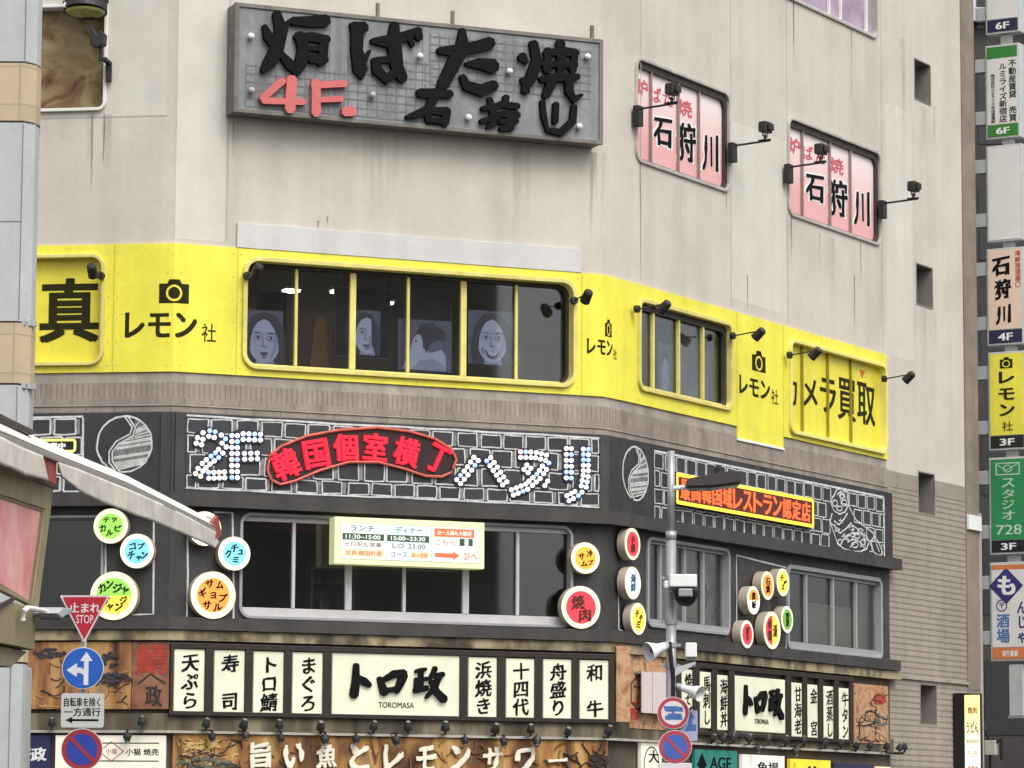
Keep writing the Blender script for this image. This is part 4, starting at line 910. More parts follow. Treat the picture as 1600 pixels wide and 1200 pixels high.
dish(FR, 1223, 910, .285, ((LY,), [('チ', -.22, .3, .44, .42, 0), ('ー', .3, .06, .4, .3, 0), ('ズ', -.08, -.32, .46, .42, 0)]), 'yellow disc sign, highest of the cluster', depth=.2)
dish(FR, 1177, 938, .285, ((LO, LPK), [('鉄', 0, .3, .6, .5, 0), ('板', 0, -.3, .6, .5, 0)]), 'disc sign with orange top and pale bottom at the outer edge of the cluster', ring=CRW, depth=.2)
dish(FR, 1167, 991, .28, ((LR,), [('唐', 0, .26, .52, .5, 0), ('辛', 0, -.26, .52, .5, 0)]), 'red disc sign, lowest of the cluster', ring=CRW, depth=.2)
dish(FR, 1206, 985, .385, ((LR, LY, 1.57), [('参', -.3, .3, .42, .5, 0), ('鶏', -.3, -.3, .42, .5, 0), ('湯', .32, 0, .44, .6, 0)]), 'largest disc sign of the cluster, half red and half yellow', depth=.2)
dish(FR, 1229.5, 968, .275, ((LDG,), [('野', 0, .26, .5, .48, 0), ('菜', 0, -.26, .5, .48, 0)]), 'moss green disc sign at the side of the cluster', ring=CRW, depth=.2)

# ------------------------------------------------------------------ ground floor sign row
def panel_sign(face, xl, xr, yt, yb, st, label, vert=True, d=.16, big=False):
    t = fthing('lightbox_sign', label, 'sign', face, (xl + xr) / 2, yb, d, 'backlit cream menu signs of the ground floor')
    x0, x1, z0, z1 = t.rect(xl, xr, yt, yb, d)
    m = MB(); m.box(x0, x1, 0, .10, z0, z1); part('lightbox', m, CREAMLIT, t, bevel=.015)
    m = MB()
    if big:
        W_, H_ = x1 - x0, z1 - z0
        cv = lambda x, y: (x0 + (x - 62) / 666 * W_, z1 - (y - 140) / 325 * H_)
        k = W_ / 666 * 1.18
        strokes(m, TORO, cv, k, -.05, -.002, .0015)
        m.text('TOROMASA', x0 + W_ * .36, x0 + W_ * .64, z0 + H_ * .15, z0 + H_ * .24, -.001, .003, bold=.01)
    else:
        W_ = x1 - x0; mg = .23 if face is FF else .2
        m.text(st, x0 + W_ * mg, x1 - W_ * mg, z0 + (z1 - z0) * .05, z1 - (z1 - z0) * .06, -.001, .003, bold=.034 if face is FF else .02, vert=True, brush=True)
    part('lettering', m, INK, t)
    return t
TORO = [[(182, 200, 26), (180, 290, 36), (172, 355, 40)], [(192, 262, 20), (225, 285, 36), (252, 303, 24)], [(302, 265, 22), (315, 300, 30), (330, 338, 40)], [(318, 278, 22), (380, 242, 34), (430, 240, 40)], [(430, 245, 38), (412, 290, 34), (392, 332, 26)], [(328, 330, 24), (398, 318, 24)],
        [(492, 226, 15), (520, 220, 22), (545, 213, 15)], [(520, 222, 22), (518, 310, 26)], [(498, 265, 22), (496, 322, 24)], [(525, 268, 18), (552, 262, 18)], [(488, 326, 24), (550, 310, 26)], [(595, 206, 22), (576, 250, 20), (556, 268, 10)], [(572, 250, 20), (635, 238, 24)], [(615, 248, 26), (592, 308, 26), (548, 360, 14)], [(572, 275, 20), (602, 330, 32), (642, 368, 36)]]
fs = []
for xl, xr, yt, yb, st, lb in ((272, 319.5, 1014.5, 1114, '天ぷら', 'cream lightbox sign reading tempura, first in the front row'), (334.5, 382, 1016, 1115.5, '寿 司', 'cream lightbox sign reading sushi in two spaced kanji'), (396, 443, 1018, 1117, 'トロ鯖', 'cream lightbox sign reading fatty mackerel with a dense last kanji'), (457, 504, 1019.5, 1118, 'まぐろ', 'cream lightbox sign reading tuna in three hiragana'),
                           (732, 776.5, 1027, 1122, '浜焼き', 'cream lightbox sign reading beach grill just after the wide brush sign'), (791, 835, 1029, 1123.5, '十四代', 'cream lightbox sign reading fourteenth generation sake'), (849, 893, 1030, 1124.5, '舟盛り', 'cream lightbox sign reading boat platter'), (906, 951, 1031.5, 1126, '和 牛', 'cream lightbox sign reading wagyu beef at the end of the front row')):
    panel_sign(FF, xl, xr, yt, yb, st, lb)
panel_sign(FF, 519, 718, 1022.5, 1121, '', 'wide cream lightbox with bold brush name, middle of the front row', big=True)
for xl, xr, yt, yb, st, lb in ((1066, 1084, 1046, 1134, '焼そば', 'narrow cream lightbox mostly hidden by the camera on the lamp post'), (1094.5, 1113, 1050, 1138, '馬刺し', 'narrow cream lightbox reading horse sashimi'), (1121.5, 1139, 1055, 1141, '海鮮丼', 'narrow cream lightbox reading seafood bowl'),
                           (1237.5, 1255, 1067, 1152, '甘海老', 'narrow cream lightbox reading sweet shrimp'), (1262.5, 1279.5, 1070, 1155, '金 宮', 'narrow cream lightbox with two widely spaced kanji round the corner'), (1287.5, 1304, 1072.5, 1157, '酒蒸し', 'narrow cream lightbox reading sake steamed'), (1311.5, 1328, 1075.5, 1159, '牛タン', 'narrow cream lightbox reading beef tongue, last in the side row')):
    panel_sign(FR, xl, xr, yt, yb, st, lb)
panel_sign(FR, 1149, 1229, 1059, 1144, '', 'wide cream lightbox with bold brush name in the side row', big=True)
# dark frames that hold them (one backboard per face)
def sign_rack(face, xl, xr, yt, yb, splits, label):
    t = fthing('timber_rack', label, 'rack', face, (xl + xr) / 2, yb, .20); x0, x1, z0, z1 = t.rect(xl, xr, yt, yb, .20)
    m = MB(); m.box(x0, x1, .09, .15, z0, z1); part('backboard', m, WOODD, t)
    m = MB(); b = .10; m.box(x0, x1, 0, .088, z1 - b, z1); m.box(x0, x1, 0, .088, z0, z0 + b * .8)
    for a, c in splits:
        p, q = t.xz(a, (yt + yb) / 2, .2)[0], t.xz(c, (yt + yb) / 2, .2)[0]; m.box(p + .012, q - .012, .004, .087, z0 + b * .8 + .002, z1 - b - .002)
    part('post', m, WOODD, t, bevel=.008)
sign_rack(FF, 265, 961, 1013, 1124, ((265, 272), (319.5, 334.5), (382, 396), (443, 457), (504, 519), (718, 732), (776.5, 791), (835, 849), (893, 906), (951, 961)), 'long dark brown timber frame round the front row of menu signs')
sign_rack(FR, 1058, 1334, 1045, 1154, ((1058, 1066), (1084, 1094.5), (1113, 1121.5), (1139, 1149), (1229, 1237.5), (1255, 1262.5), (1279.5, 1287.5), (1304, 1311.5), (1328, 1334)), 'dark brown timber frame round the side row of menu signs')

# ------------------------------------------------------------------ painted murals beside the sign rows
MUR = ramp_mat('painted timber mural', [(.30, (.03, .014, .009)), (.42, (.17, .065, .024)), (.52, (.34, .155, .05)), (.62, (.46, .26, .095)), (.75, (.16, .12, .08))], 1.5, 9, stretch=(1.6, 1.6, .45), distort=.6)
MUR2 = ramp_mat('painted wave mural', [(.28, (.10, .055, .035)), (.42, (.34, .17, .085)), (.5, (.48, .32, .17)), (.58, (.42, .16, .09)), (.66, (.46, .34, .19)), (.78, (.15, .14, .13))], 1.9, 9, distort=1.4)
GOLD = ramp_mat('gilded timber mural', [(.30, (.03, .016, .008)), (.42, (.15, .065, .018)), (.52, (.34, .16, .042)), (.62, (.50, .30, .10)), (.75, (.20, .12, .05))], 1.3, 9, stretch=(1.6, 1.6, .5), distort=.8)
BRUSHR = mat('faded red brush', (.42, .05, .03), .7, .3, 7); BRUSHK = mat('dark brush', (.035, .025, .022), .7, .3, 6); PINE = mat('dark pine brush', (.04, .035, .045), .7, .3, 6); GREEN_ = mat('grey green brush', (.12, .13, .10), .7, .3, 5)
def board(face, xl, xr, yt, yb, mt, label, d=.15, name='mural_board', cat='mural', depth=.08):
    t = fthing(name, label, cat, face, (xl + xr) / 2, yb, d); t.box = t.rect(xl, xr, yt, yb, d); x0, x1, z0, z1 = t.box
    m = MB(); m.box(x0, x1, 0, depth, z0, z1); part('board', m, mt, t, bevel=.006); return t
def brush(t, items, name='brush_painting'):
    ms = []; m = MB()
    for mt, S in items:
        if mt not in ms: ms.append(mt)
        m.mi = ms.index(mt); strokes(m, S, lambda x, y: t.xz(x, y), .0115, -.004, 0, .0006)
    part(name, m, ms, t)
def twigs(t, n, x0, x1, y0, y1, seed):
    rg = random.Random(seed); out = []
    for _ in range(n):
        x, y, a = rg.uniform(x0, x1), rg.uniform(y0, y1), rg.uniform(0, 6.28); st = []; w = rg.uniform(1.2, 3.2)
        for k in range(rg.randint(3, 6)):
            st.append((x, y, w)); a += rg.uniform(-.7, .7); l = rg.uniform(4, 10); x = min(max(x + l * math.cos(a), x0), x1); y = min(max(y + l * math.sin(a) * .9, y0), y1); w *= .82
        out.append(st)
    return out
def clump(n, x, y, rx, ry, seed, w=5):
    rg = random.Random(seed); out = []
    for _ in range(n):
        a, r = rg.uniform(0, 6.28), math.sqrt(rg.random()); px, py = x + rx * r * math.cos(a), y + ry * r * math.sin(a); q = rg.uniform(2, 5)
        out.append([(px - q, py + rg.uniform(-2, 2), w * rg.uniform(.3, .7)), (px, py, w * rg.uniform(.7, 1.2)), (px + q, py + rg.uniform(-2, 2), w * rg.uniform(.3, .7))])
    return out
t = board(FL, -60, 205, 1003, 1108, MUR, 'timber mural of dark pine branches behind the road signs')
brush(t, [(PINE, clump(26, 75, 1020, 28, 7, 1) + clump(16, 172, 1030, 12, 12, 2) + clump(26, 180, 1060, 22, 8, 3, 6)), (BRUSHK, twigs(t, 26, 40, 203, 1030, 1104, 4)), (mat('tan brush', (.45, .28, .12), .7, .3, 6), twigs(t, 16, 40, 203, 1040, 1104, 5))])
t = board(FL, 206, 264, 1003, 1108, ramp_mat('red brown mural', [(.3, (.10, .05, .035)), (.5, (.26, .10, .055)), (.7, (.30, .18, .10))], 2.4, 8, distort=.8), 'red brown mural board with a big red fish character and a roof mark')
x0, x1, z0, z1 = t.box; m = MB(); m.text('鯖', x0 + .06, x1 - .02, z0 + .62, z1 - .04, 0, .003, bold=.03); m.mi = 1; m.text('政', x0 + .25, x1 - .12, z0 + .05, z0 + .42, 0, .003, bold=.03)
m.line([(x0 + .12, z0 + .45), ((x0 + x1) / 2, z0 + .62), (x1 - .06, z0 + .45)], .035, -.004, 0); part('lettering', m, [BRUSHR, BRUSHK], t)
t = board(FF, 963, 985, 1010, 1128, MUR2, 'narrow painted mural with red waves at the corner end of the front sign row', d=.14)
t = board(FR, 984, 1055, 1026, 1140, MUR2, 'painted mural with a dark hexagon crest behind the loudspeaker post', d=.14)
brush(t, [(BRUSHK, [[(986, 1068, 3), (997, 1056, 3), (1008, 1068, 3)], [(986, 1068, 3), (986, 1098, 3), (997, 1108, 3), (1008, 1098, 3), (1008, 1068, 3)], [(991, 1072, 3), (1003, 1076, 3)], [(997, 1070, 3), (996, 1096, 3)]]), (BRUSHR, clump(18, 990, 1112, 8, 14, 10, 4)), (mat('tan brush', (.45, .28, .12), .7, .3, 6), twigs(t, 18, 987, 1040, 1036, 1132, 11))])
t = board(FR, 1335, 1388, 1070, 1162, MUR2, 'orange painted mural with a red patch at the siding end of the side row', d=.14)
brush(t, [(BRUSHR, clump(14, 1374, 1092, 9, 8, 6, 6)), (GREEN_, clump(16, 1376, 1128, 9, 14, 7, 3)), (BRUSHK, twigs(t, 26, 1338, 1386, 1086, 1158, 8)), (mat('tan brush', (.45, .28, .12), .7, .3, 6), twigs(t, 14, 1338, 1386, 1076, 1158, 9))])

# ------------------------------------------------------------------ lower sign band, cut by the picture's bottom edge
t = board(FF, 270, 950, 1152, 1228, GOLD, 'gilded timber board with white brush slogan about fish and sour drinks', d=.15, name='slogan_board', cat='sign')
brush(t, [(GREEN_, clump(34, 322, 1192, 45, 10, 12, 5)), (BRUSHK, twigs(t, 34, 275, 378, 1156, 1212, 13) + twigs(t, 26, 880, 946, 1162, 1216, 14) + clump(14, 935, 1192, 14, 10, 15, 6)), (mat('gold brush', (.60, .40, .15), .6, .3, 6), twigs(t, 26, 278, 372, 1156, 1210, 16) + clump(18, 320, 1164, 26, 8, 17, 4)), (mat('rust brush', (.20, .08, .03), .7, .3, 6), twigs(t, 60, 380, 945, 1156, 1222, 18))])
WL = mat('white letter board', (.82, .76, .62), .5, .08, 6)
xs = (405, 457, 508, 560, 613, 664, 717, 768, 818, 869)
for c, x in zip('旨い魚とレモンサワー', xs):
    yc = 1180 + (x - 405) * .0165 ; a, b = t.xz(x, yc, .15); m = MB(); m.char(c, a, b, .40 if c != 'ー' else .40, .47 if c != 'ー' else .09, 0, -.03, .022, bold=.045, brush=True); part('letter', m, WL, t)
CRM = lit('ivory', (.84, .80, .66), .22, .08, 2)
t = board(FL, 20, 78, 1148, 1230, mat('navy cloth board', (.022, .024, .085), .6, .15, 4), 'navy sign board with a white two character name by the pillar', name='shop_sign', cat='sign')
x0, x1, z0, z1 = t.box; m = MB(); m.text('新政', x0 + .05, x1 - .06, z1 - .50, z1 - .22, 0, .003, bold=.04, brush=True); part('lettering', m, WHITE, t)
t = board(FL, 86, 258, 1149, 1230, CRM, 'ivory sign board with a red diamond mark and two black rules', name='shop_sign', cat='sign')
x0, x1, z0, z1 = t.box; m = MB(); a, b = t.xz(174, 1174); r = .17
for s in (1, -1): m.line([(a - r * 1.3, b), (a, b + r * s)], .014, -.004, 0); m.line([(a + r * 1.3, b), (a, b + r * s)], .014, -.005, 0)
m.text('小猫', a - .1, a + .1, b - .05, b + .05, 0, .002); m.mi = 1
m.text('小猫 焼売', a + .26, a + .86, b - .07, b + .05, 0, .002, bold=.02)
for y in (1161, 1189): q = t.xz(174, y)[1]; m.box(a - .5, a + .86, -.004, 0, q - .009, q + .009)
part('lettering', m, [RED, INK], t)
lower = [(FR, 1002, 1034, 1161, 1235, CRM, 'ivory sign board with a black oval crest beside the no parking sign', '大', INK), (FR, 1086, 1152, 1172, 1240, mat('teal board', (.03, .24, .20), .5, .1, 4), 'teal sign board with a black arrow shape under the lamp row', 'AGE', INK),
         (FR, 1160, 1226, 1180, 1245, lit('white poster', (.84, .80, .72), .3, .08), 'white poster board with loose black brush writing', '魚場', INK), (FR, 1235, 1298, 1187, 1250, lit('yellow board', (.86, .66, .04), .35, .1), 'yellow sign board with a black slanted line', '生', INK),
         (FR, 1303, 1366, 1193, 1255, mat('navy board', (.028, .026, .075), .5, .1, 4), 'dark navy sign board with a small white mark', '酒', WHITE), (FR, 1370, 1392, 1198, 1260, lit('cream board', (.85, .72, .45), .3, .1), 'cream sign board at the siding edge, last in the lower row', '肉', INK)]
for f, xl, xr, yt, yb, mt, lb, st, im in lower:
    t = board(f, xl, xr, yt, yb, mt, lb, name='shop_sign', cat='sign'); x0, x1, z0, z1 = t.box; W_ = x1 - x0; m = MB(); H_ = min(z1 - z0, .6)
    m.text(st, x0 + W_ * .35, x1 - W_ * .15, z1 - H_ * .62, z1 - H_ * .22, 0, .003, bold=.02)
    if st == '大': m.ring([(x0 + W_ * .5 + W_ * .38 * math.cos(i * .3142), z1 - .42 + .36 * math.sin(i * .3142)) for i in range(20)], [(x0 + W_ * .5 + W_ * .35 * math.cos(i * .3142), z1 - .42 + .335 * math.sin(i * .3142)) for i in range(20)], -.003, 0)
    if st == 'AGE': a = x0 + W_ * .16; m.prism([(a - .14, z1 - .7), (a + .14, z1 - .7), (a + .14, z1 - .32), (a + .22, z1 - .32), (a, z1 - .06), (a - .22, z1 - .32), (a - .14, z1 - .32)], -.004, 0)
    if st == '生': m.line([(x0 + .02, z1 - .5), (x0 + .2, z1 - .08), (x0 + .34, z1 - .4)], .02, -.004, 0)
    part('lettering', m, im, t)
# white notices hung round the corner
t = fthing('notice_board', 'pair of pale blank notice sheets hung behind the lamp post', 'notice', FR, 1020, 1105, .3); m = MB()
for a, b in ((1003, 1019), (1020, 1050)):
    p = t.rect(a, b, 1050 + (a - 1003) * .06, 1114 + (a - 1003) * .1, .3); m.box(p[0], p[1], 0, .02, p[2], p[3])
part('sheet', m, mat('pale pink paper', (.62, .54, .51), .7, .05, 4), t); m = MB(); q = t.rect(1003, 1050, 1048, 1052, .3); m.box(q[0], q[1], .022, .25, q[3] - .08, q[3] - .03); part('bracket', m, STEEL, t)

# ------------------------------------------------------------------ small lamps along the rail
def rail_lamp(W, label, group):
    t = thing('rail_spotlight', label, 'spotlight', W, group); m = MB(); m.box(-.02, .02, -.14, .0, -.015, .015); m.box(-.02, .02, -.16, -.12, -.015, .16); part('bracket', m, BLACK, t)
    m = MB(); m.smooth = False; m.tube([(0, -.18, .24), (0, -.15, .16), (0, -.12, .08), (0, -.115, .06)], [.05, .085, .095, .07], 12); part('lamp_head', m, mat('sooty lamp', (.025, .024, .026), .4, .2, 6), t)
    m = MB(); m.tube([(0, -.185, .255), (0, -.178, .238)], [.045, .048], 12); part('lens', m, mat('dusty lens', (.22, .22, .20), .25, .1, 6), t); return t
RL = None
def lamps(face, spots, group, z, d, base):
    global RL
    for (x, what, flip) in spots:
        u = face.uv(x, 1145, d)[0]; W = face.W(u, z, d) @ (Matrix.Rotation(math.pi, 4, 'Y') @ Matrix.Translation((0, 0, 0)) if flip else Matrix.Identity(4)) @ Matrix.Rotation(R_(random.uniform(-24, 24)), 4, 'Z') @ Matrix.Rotation(R_(random.uniform(-10, 14)), 4, 'X') @ Matrix.Scale(random.uniform(.74, .92), 4)
        lb = base + what
        if RL is None: RL = rail_lamp(W, lb, group)
        else: dup(RL, W, lb, group)
zr = zr0 + .01
lamps(FL, [(80, 'above the navy board', 0), (222, 'under the red fish character', 0), (198, 'above the red diamond mark', 1)], 'small black spotlights on the sign rail', zr, .22, 'small black spotlight ')
lamps(FF, [(316, 'just past the tempura sign', 0), (325, 'hung below the rail by the tempura sign', 1), (374, 'under the end of the sushi sign', 0), (381, 'hung below the rail by the sushi sign', 1), (434, 'under the mackerel sign', 0), (438, 'hung below the rail by the mackerel sign', 1), (499, 'under the end of the tuna sign', 0), (504, 'hung below the rail by the tuna sign', 1),
            (577, 'under the first stroke of the wide sign', 0), (556, 'hung over the fourth slogan letter', 1), (637, 'under the middle of the wide sign', 0), (612, 'hung over the fifth slogan letter', 1), (692, 'under the last kanji of the wide sign', 0), (726, 'hung below the rail after the wide sign', 1), (768, 'under the beach grill sign', 0), (785, 'hung below the rail by the beach grill sign', 1), (827, 'under the sake sign', 0), (838, 'hung below the rail by the sake sign', 1), (883, 'under the boat platter sign', 0), (943, 'under the wagyu sign', 0)], 'small black spotlights on the sign rail', zr, .22, 'small black spotlight ')
lamps(FR, [(1105, 'under the horse sashimi sign', 0), (1120, 'below the seafood bowl sign', 0), (1137, 'between the seafood bowl and the wide sign', 0), (1163, 'under the start of the wide side sign', 0), (1176, 'hung below the wide side sign', 1), (1192, 'under the middle of the wide side sign', 0), (1218, 'under the end of the wide side sign', 0), (1236, 'hung under the sweet shrimp sign', 1), (1250, 'under the sweet shrimp sign', 0), (1280, 'under the spaced kanji sign', 0), (1306, 'under the sake steamed sign', 0), (1330, 'under the beef tongue sign', 0), (1352, 'under the orange mural', 0), (1378, 'under the red patch of the orange mural', 0), (1397, 'past the mural by the siding', 0), (1408, 'on the free end of the rail by the siding', 0)], 'small black spotlights on the sign rail', zr + .0, .22, 'small black spotlight ')
m = MB(); u0, u1 = FR.uv(1384, 1150, .22)[0], FR.uv(1412, 1150, .22)[0]; m.tube([(u0, -.2, zr - .02), (u1, -.2, zr - .02)], .02, 8); fpart('rail_pipe', m, BLACK, FR)

# ------------------------------------------------------------------ arm spotlights on the upper walls
IRON = mat('black iron', (.022, .020, .020), .5, .2, 6)
def flood(W, label):
    t = thing('flood_lamp', label, 'spotlight', W, 'flood lamps on arms above the pink windows'); m = MB(); m.box(-.10, .10, -.13, .0, -.20, .20); part('bracket', m, IRON, t, bevel=.012)
    m = MB(); m.tube([(0, -.1, .14), (0, -.92, .17)], .022, 8); m.box(-.03, .03, -.93, -.66, .185, .205); part('arm', m, IRON, t)
    m = MB(); m.tube([(.0, -.80, .20), (0, -.80, .30)], .03, 8); m.tube([(-.10, -.80, .25), (-.10, -.80, .42)], .012, 6); m.tube([(.10, -.80, .25), (.10, -.80, .42)], .012, 6); m.tube([(-.10, -.80, .27), (.10, -.80, .27)], .012, 6); part('yoke', m, IRON, t)
    m = MB(); m.prism([(-.15, .34), (.15, .34), (.13, .56), (-.13, .56)], -.90, -.72); m.prism([(-.10, .38), (.10, .38), (.09, .52), (-.09, .52)], -.97, -.90); part('lamp_head', m, IRON, t, bevel=.02)
    m = MB(); m.box(-.12, .12, -.718, -.708, .37, .53); part('lens', m, mat('lamp glass', (.35, .36, .38), .15, .05, 5), t); return t
fl = None
for x, y, lb in ((992.5, 182, 'black flood lamp on an arm at the near edge of the first pink window'), (1140, 239, 'black flood lamp on an arm between the two pink windows'), (1228, 272, 'black flood lamp on an arm at the near edge of the second pink window'), (1375, 328, 'black flood lamp on an arm past the far edge of the second pink window')):
    u, z = FR.uv(x, y, .05); W = FR.W(u, z, .05)
    if fl is None: fl = flood(W, lb)
    else: dup(fl, W, lb)
def spot(W, label, L):
    t = thing('wall_spotlight', label, 'spotlight', W, 'thin armed spotlights on the yellow band'); m = MB(); m.tube([(0, .02, 0), (0, -.07, 0)], .075, 14); part('bracket', m, IRON, t, bevel=.01)
    m = MB(); m.tube([(0, -.06, 0), (0, -L, .06)], .014, 8); part('arm', m, IRON, t)
    m = MB(); a = Vector((0, -L - .02, .02)); q = Vector((0, .75, -.62)).normalized(); m.tube([a - q * .11, a - q * .08, a + q * .10, a + q * .16], [.05, .085, .095, .10], 14); part('lamp_head', m, IRON, t)
    m = MB(); m.tube([a + q * .161, a + q * .168], .08, 14); part('lens', m, mat('lamp glass', (.35, .36, .38), .15, .05, 5), t); return t
sp = None
for f, x, y, lb in ((FL, 158, 431, 'black spotlight over the yellow boarded window by the pillar'), (FF, 385, 431, 'black spotlight at the upper start of the six pane window'), (FF, 896, 470, 'black spotlight just past the six pane window'), (FR, 993.5, 483, 'black spotlight in front of the four pane window'), (FR, 1143, 525, 'black spotlight between the four pane window and the logo'), (FR, 1232, 555, 'black spotlight over the camera shop lettering'), (FR, 1380, 592, 'black spotlight past the end of the yellow band')):
    u, z = f.uv(x, y, .13); W = f.W(u, z, .13)
    if sp is None: sp = spot(W, lb, .62)
    else: dup(sp, W, lb)
# two fixtures by the brown window
u, z = FL.uv(134, 10, .5); t = thing('projector_lamp', 'big black drum floodlight with yellowish glass at the brown window top', 'spotlight', FL.W(u, z, .5), face=FL, u=u, z=z, d=.5)
m = MB(); m.tube([(0, .1, .42), (0, .05, .40), (0, .0, .02), (.0, -.02, -.10)], [.30, .36, .39, .40], 28); part('housing', m, IRON, t)
m = MB(); m.tube([(0, -.02, -.10), (0, -.022, -.135), (0, -.022, -.14)], [.36, .33, .26], 28); part('lens', m, mat('yellow lamp glass', (.42, .42, .14), .2, .1, 4), t)
m = MB(); m.tube([(0, .5, .45), (0, .05, .45)], .04, 8); m.box(-.42, .42, -.03, .03, .05, .11); part('bracket', m, IRON, t)
m = MB()
for a, b in ((.20, .10), (-.30, -.02), (-.05, .14)): m.tube([(a, -math.sqrt(max(.39 ** 2 - a * a, .01)) - .01, b), (a, -math.sqrt(max(.39 ** 2 - a * a, .01)) + .03, b)], .05, 12)
part('bolt_cover', m, WHITE, t)
u, z = FL.uv(171, 112, .05); t = thing('wall_spotlight', 'angular black spotlight on a bent bracket beside the brown window', 'spotlight', FL.W(u, z, .05), face=FL, u=u, z=z, d=.05)
m = MB(); m.box(-.05, .05, -.08, 0, -.2, .18); m.box(-.05, .05, -.42, -.07, .12, .18); m.box(-.10, -.04, -.42, -.36, .12, .36); part('bracket', m, IRON, t, bevel=.008)
m = MB(); m.prism([(-.24, .40), (-.10, .34), (.02, .40), (.03, .60), (-.07, .66), (-.12, .58), (-.24, .78)], -.52, -.30); part('lamp_head', m, IRON, t, bevel=.015)

# ------------------------------------------------------------------ photo posters behind the third floor glass
SK1, SK2, HAIR, PBG, LIPS = mat('print skin light', (.235, .255, .37), .5, .06, 4), mat('print skin shade', (.155, .17, .27), .5, .1, 4), mat('print hair', (.018, .018, .028), .5, .2, 5), mat('print ground', (.06, .064, .10), .5, .2, 3), mat('print lips', (.07, .065, .12), .5, .1, 5)
def oval(cx, cz, rx, rz, n=28, a0=0, a1=360): return [(cx + rx * math.cos(R_(a0 + (a1 - a0) * i / n)), cz + rz * math.sin(R_(a0 + (a1 - a0) * i / n))) for i in range(n if a1 - a0 == 360 else n + 1)]
def portrait(face, x, y, wpx, hpx, label, kind):
    t = fthing('photo_poster', label, 'poster', face, x, y, -.30); x0, x1, z0, z1 = t.rect(x - wpx / 2, x + wpx / 2, y - hpx / 2, y + hpx / 2, -.30); s = z1 - z0; c = (x0 + x1) / 2
    m = MB(); m.box(x0, x1, 0, .02, z0, z1); part('print_sheet', m, PBG, t)
    m = MB(); k = [0]
    def lay(mi, poly): k[0] += 1; m.mi = mi; m.prism([(c + a * s, z0 + b * s) for a, b in poly], -.0012 * k[0] - .001, 0)
    cl = max(-.5, (x0 - c) / s), min(.5, (x1 - c) / s)
    if kind in ('calm', 'smile', 'half'):
        lay(2, [(a * .99, b) for a, b in [(-.40, .0), (-.43, .35), (-.36, .70), (-.2, .90), (0, .97), (.2, .90), (.36, .70), (.44, .35), (.40, .0)] ] if cl[1] > .44 else [(cl[0] + .01, .0), (cl[0] + .01, .6), (-.1, .92), (.1, .92), (cl[1] - .01, .6), (cl[1] - .01, 0)])
        lay(1, [(-.17, .0), (-.13, .2), (.15, .2), (.20, .0)])
        f = oval(0, .44, .30, .40, 36, 200, 340) + [(.295, .42), (.28, .56), (.22, .70), (.10, .80), (-.01, .84), (-.12, .79), (-.22, .70), (-.28, .56), (-.295, .42)]
        if kind == 'half': f = [(a, b) for a, b in f if a < .12]
        lay(0, f)
        lay(1, [(.10, .11), (.17, .17), (.235, .29), (.258, .42), (.25, .56), (.20, .66), (.19, .5), (.17, .34)] if kind != 'half' else [(.02, .12), (.10, .16), (.115, .5), (.06, .4)])
        lay(2, [(-.02, .88), (-.12, .80), (-.21, .66), (-.262, .48), (-.275, .30), (-.24, .10), (-.36, .04), (-.42, .30), (-.36, .70), (-.2, .92), (0, .97)]); lay(2, [(-.02, .88), (.09, .80), (.19, .67), (.258, .48), (.275, .30), (.24, .10), (.36, .04), (.42, .30), (.36, .70), (.2, .92), (0, .97)]) if kind != 'half' else None
        lay(1, [(-.035, .56), (-.045, .42), (-.075, .355), (-.04, .34), (.0, .35), (-.01, .45), (-.012, .56)])
        for sx in (-.125, .12) if kind != 'half' else (-.11,):
            lay(1, oval(sx, .505, .085, .045)); lay(5, oval(sx, .50, .06, .022)); lay(2, oval(sx, .50, .026, .024)); lay(2, [(sx - .07, .507), (sx, .53), (sx + .07, .507), (sx, .518)]); lay(2, [(sx - .09, .575), (sx - .02, .605), (sx + .09, .58), (sx, .588)])
        if kind == 'smile': lay(4, [(-.14, .265), (-.05, .235), (.05, .235), (.14, .265), (.09, .15), (0, .115), (-.09, .15)]); lay(5, [(-.115, .25), (0, .222), (.115, .25), (.07, .18), (0, .16), (-.07, .18)]); lay(1, [(-.19, .33), (-.16, .25), (-.175, .2), (-.205, .28)])
        else: lay(4, [(-.085, .225), (-.03, .245), (.0, .237), (.03, .245), (.085, .225), (.04, .19), (0, .18), (-.04, .19)])
        lay(1, oval(0, .155, .05, .012)); lay(4, oval(-.028, .345, .014, .009)); lay(4, oval(.022, .345, .014, .009))
    elif kind == 'plain':
        lay(1, [(-.16, .05), (-.18, .5), (-.05, .72), (.1, .6), (.16, .2), (.1, .05)]); lay(2, [(-.18, .5), (-.05, .72), (.12, .7), (.05, .88), (-.16, .85)])
    else:
        lay(0, [(cl[0] + .02, .02), (-.30, .42), (-.24, .62), (-.18, .70), (-.05, .70), (-.05, .45), (.12, .36), (.34, .44), (.44, .30), (.44, .02)])
        lay(2, [(-.20, .70), (-.10, .92), (.15, .95), (.40, .80), (.44, .60), (.30, .62), (.12, .55), (.02, .34), (-.04, .55), (-.1, .72)]); lay(2, oval(-.19, .58, .03, .018)); lay(1, [(-.28, .02), (-.1, .22), (.2, .24), (.42, .12), (.42, .02)])
    part('print', m, [SK1, SK2, HAIR, PBG, LIPS, mat('print teeth', (.34, .36, .44), .5)], t)
portrait(FF, 413, 528, 58, 86, 'blue grey photo poster of a calm face with long dark hair in the first pane', 'calm')
portrait(FF, 573, 520, 42, 70, 'small blue grey photo poster of half a face in the third pane', 'half')
portrait(FF, 664, 540, 84, 80, 'wide blue grey photo poster of a raised bare shoulder in the fourth pane', 'shoulder')
portrait(FF, 769, 528, 76, 84, 'blue grey photo poster of a smiling face with dark hair in the fifth pane', 'smile')
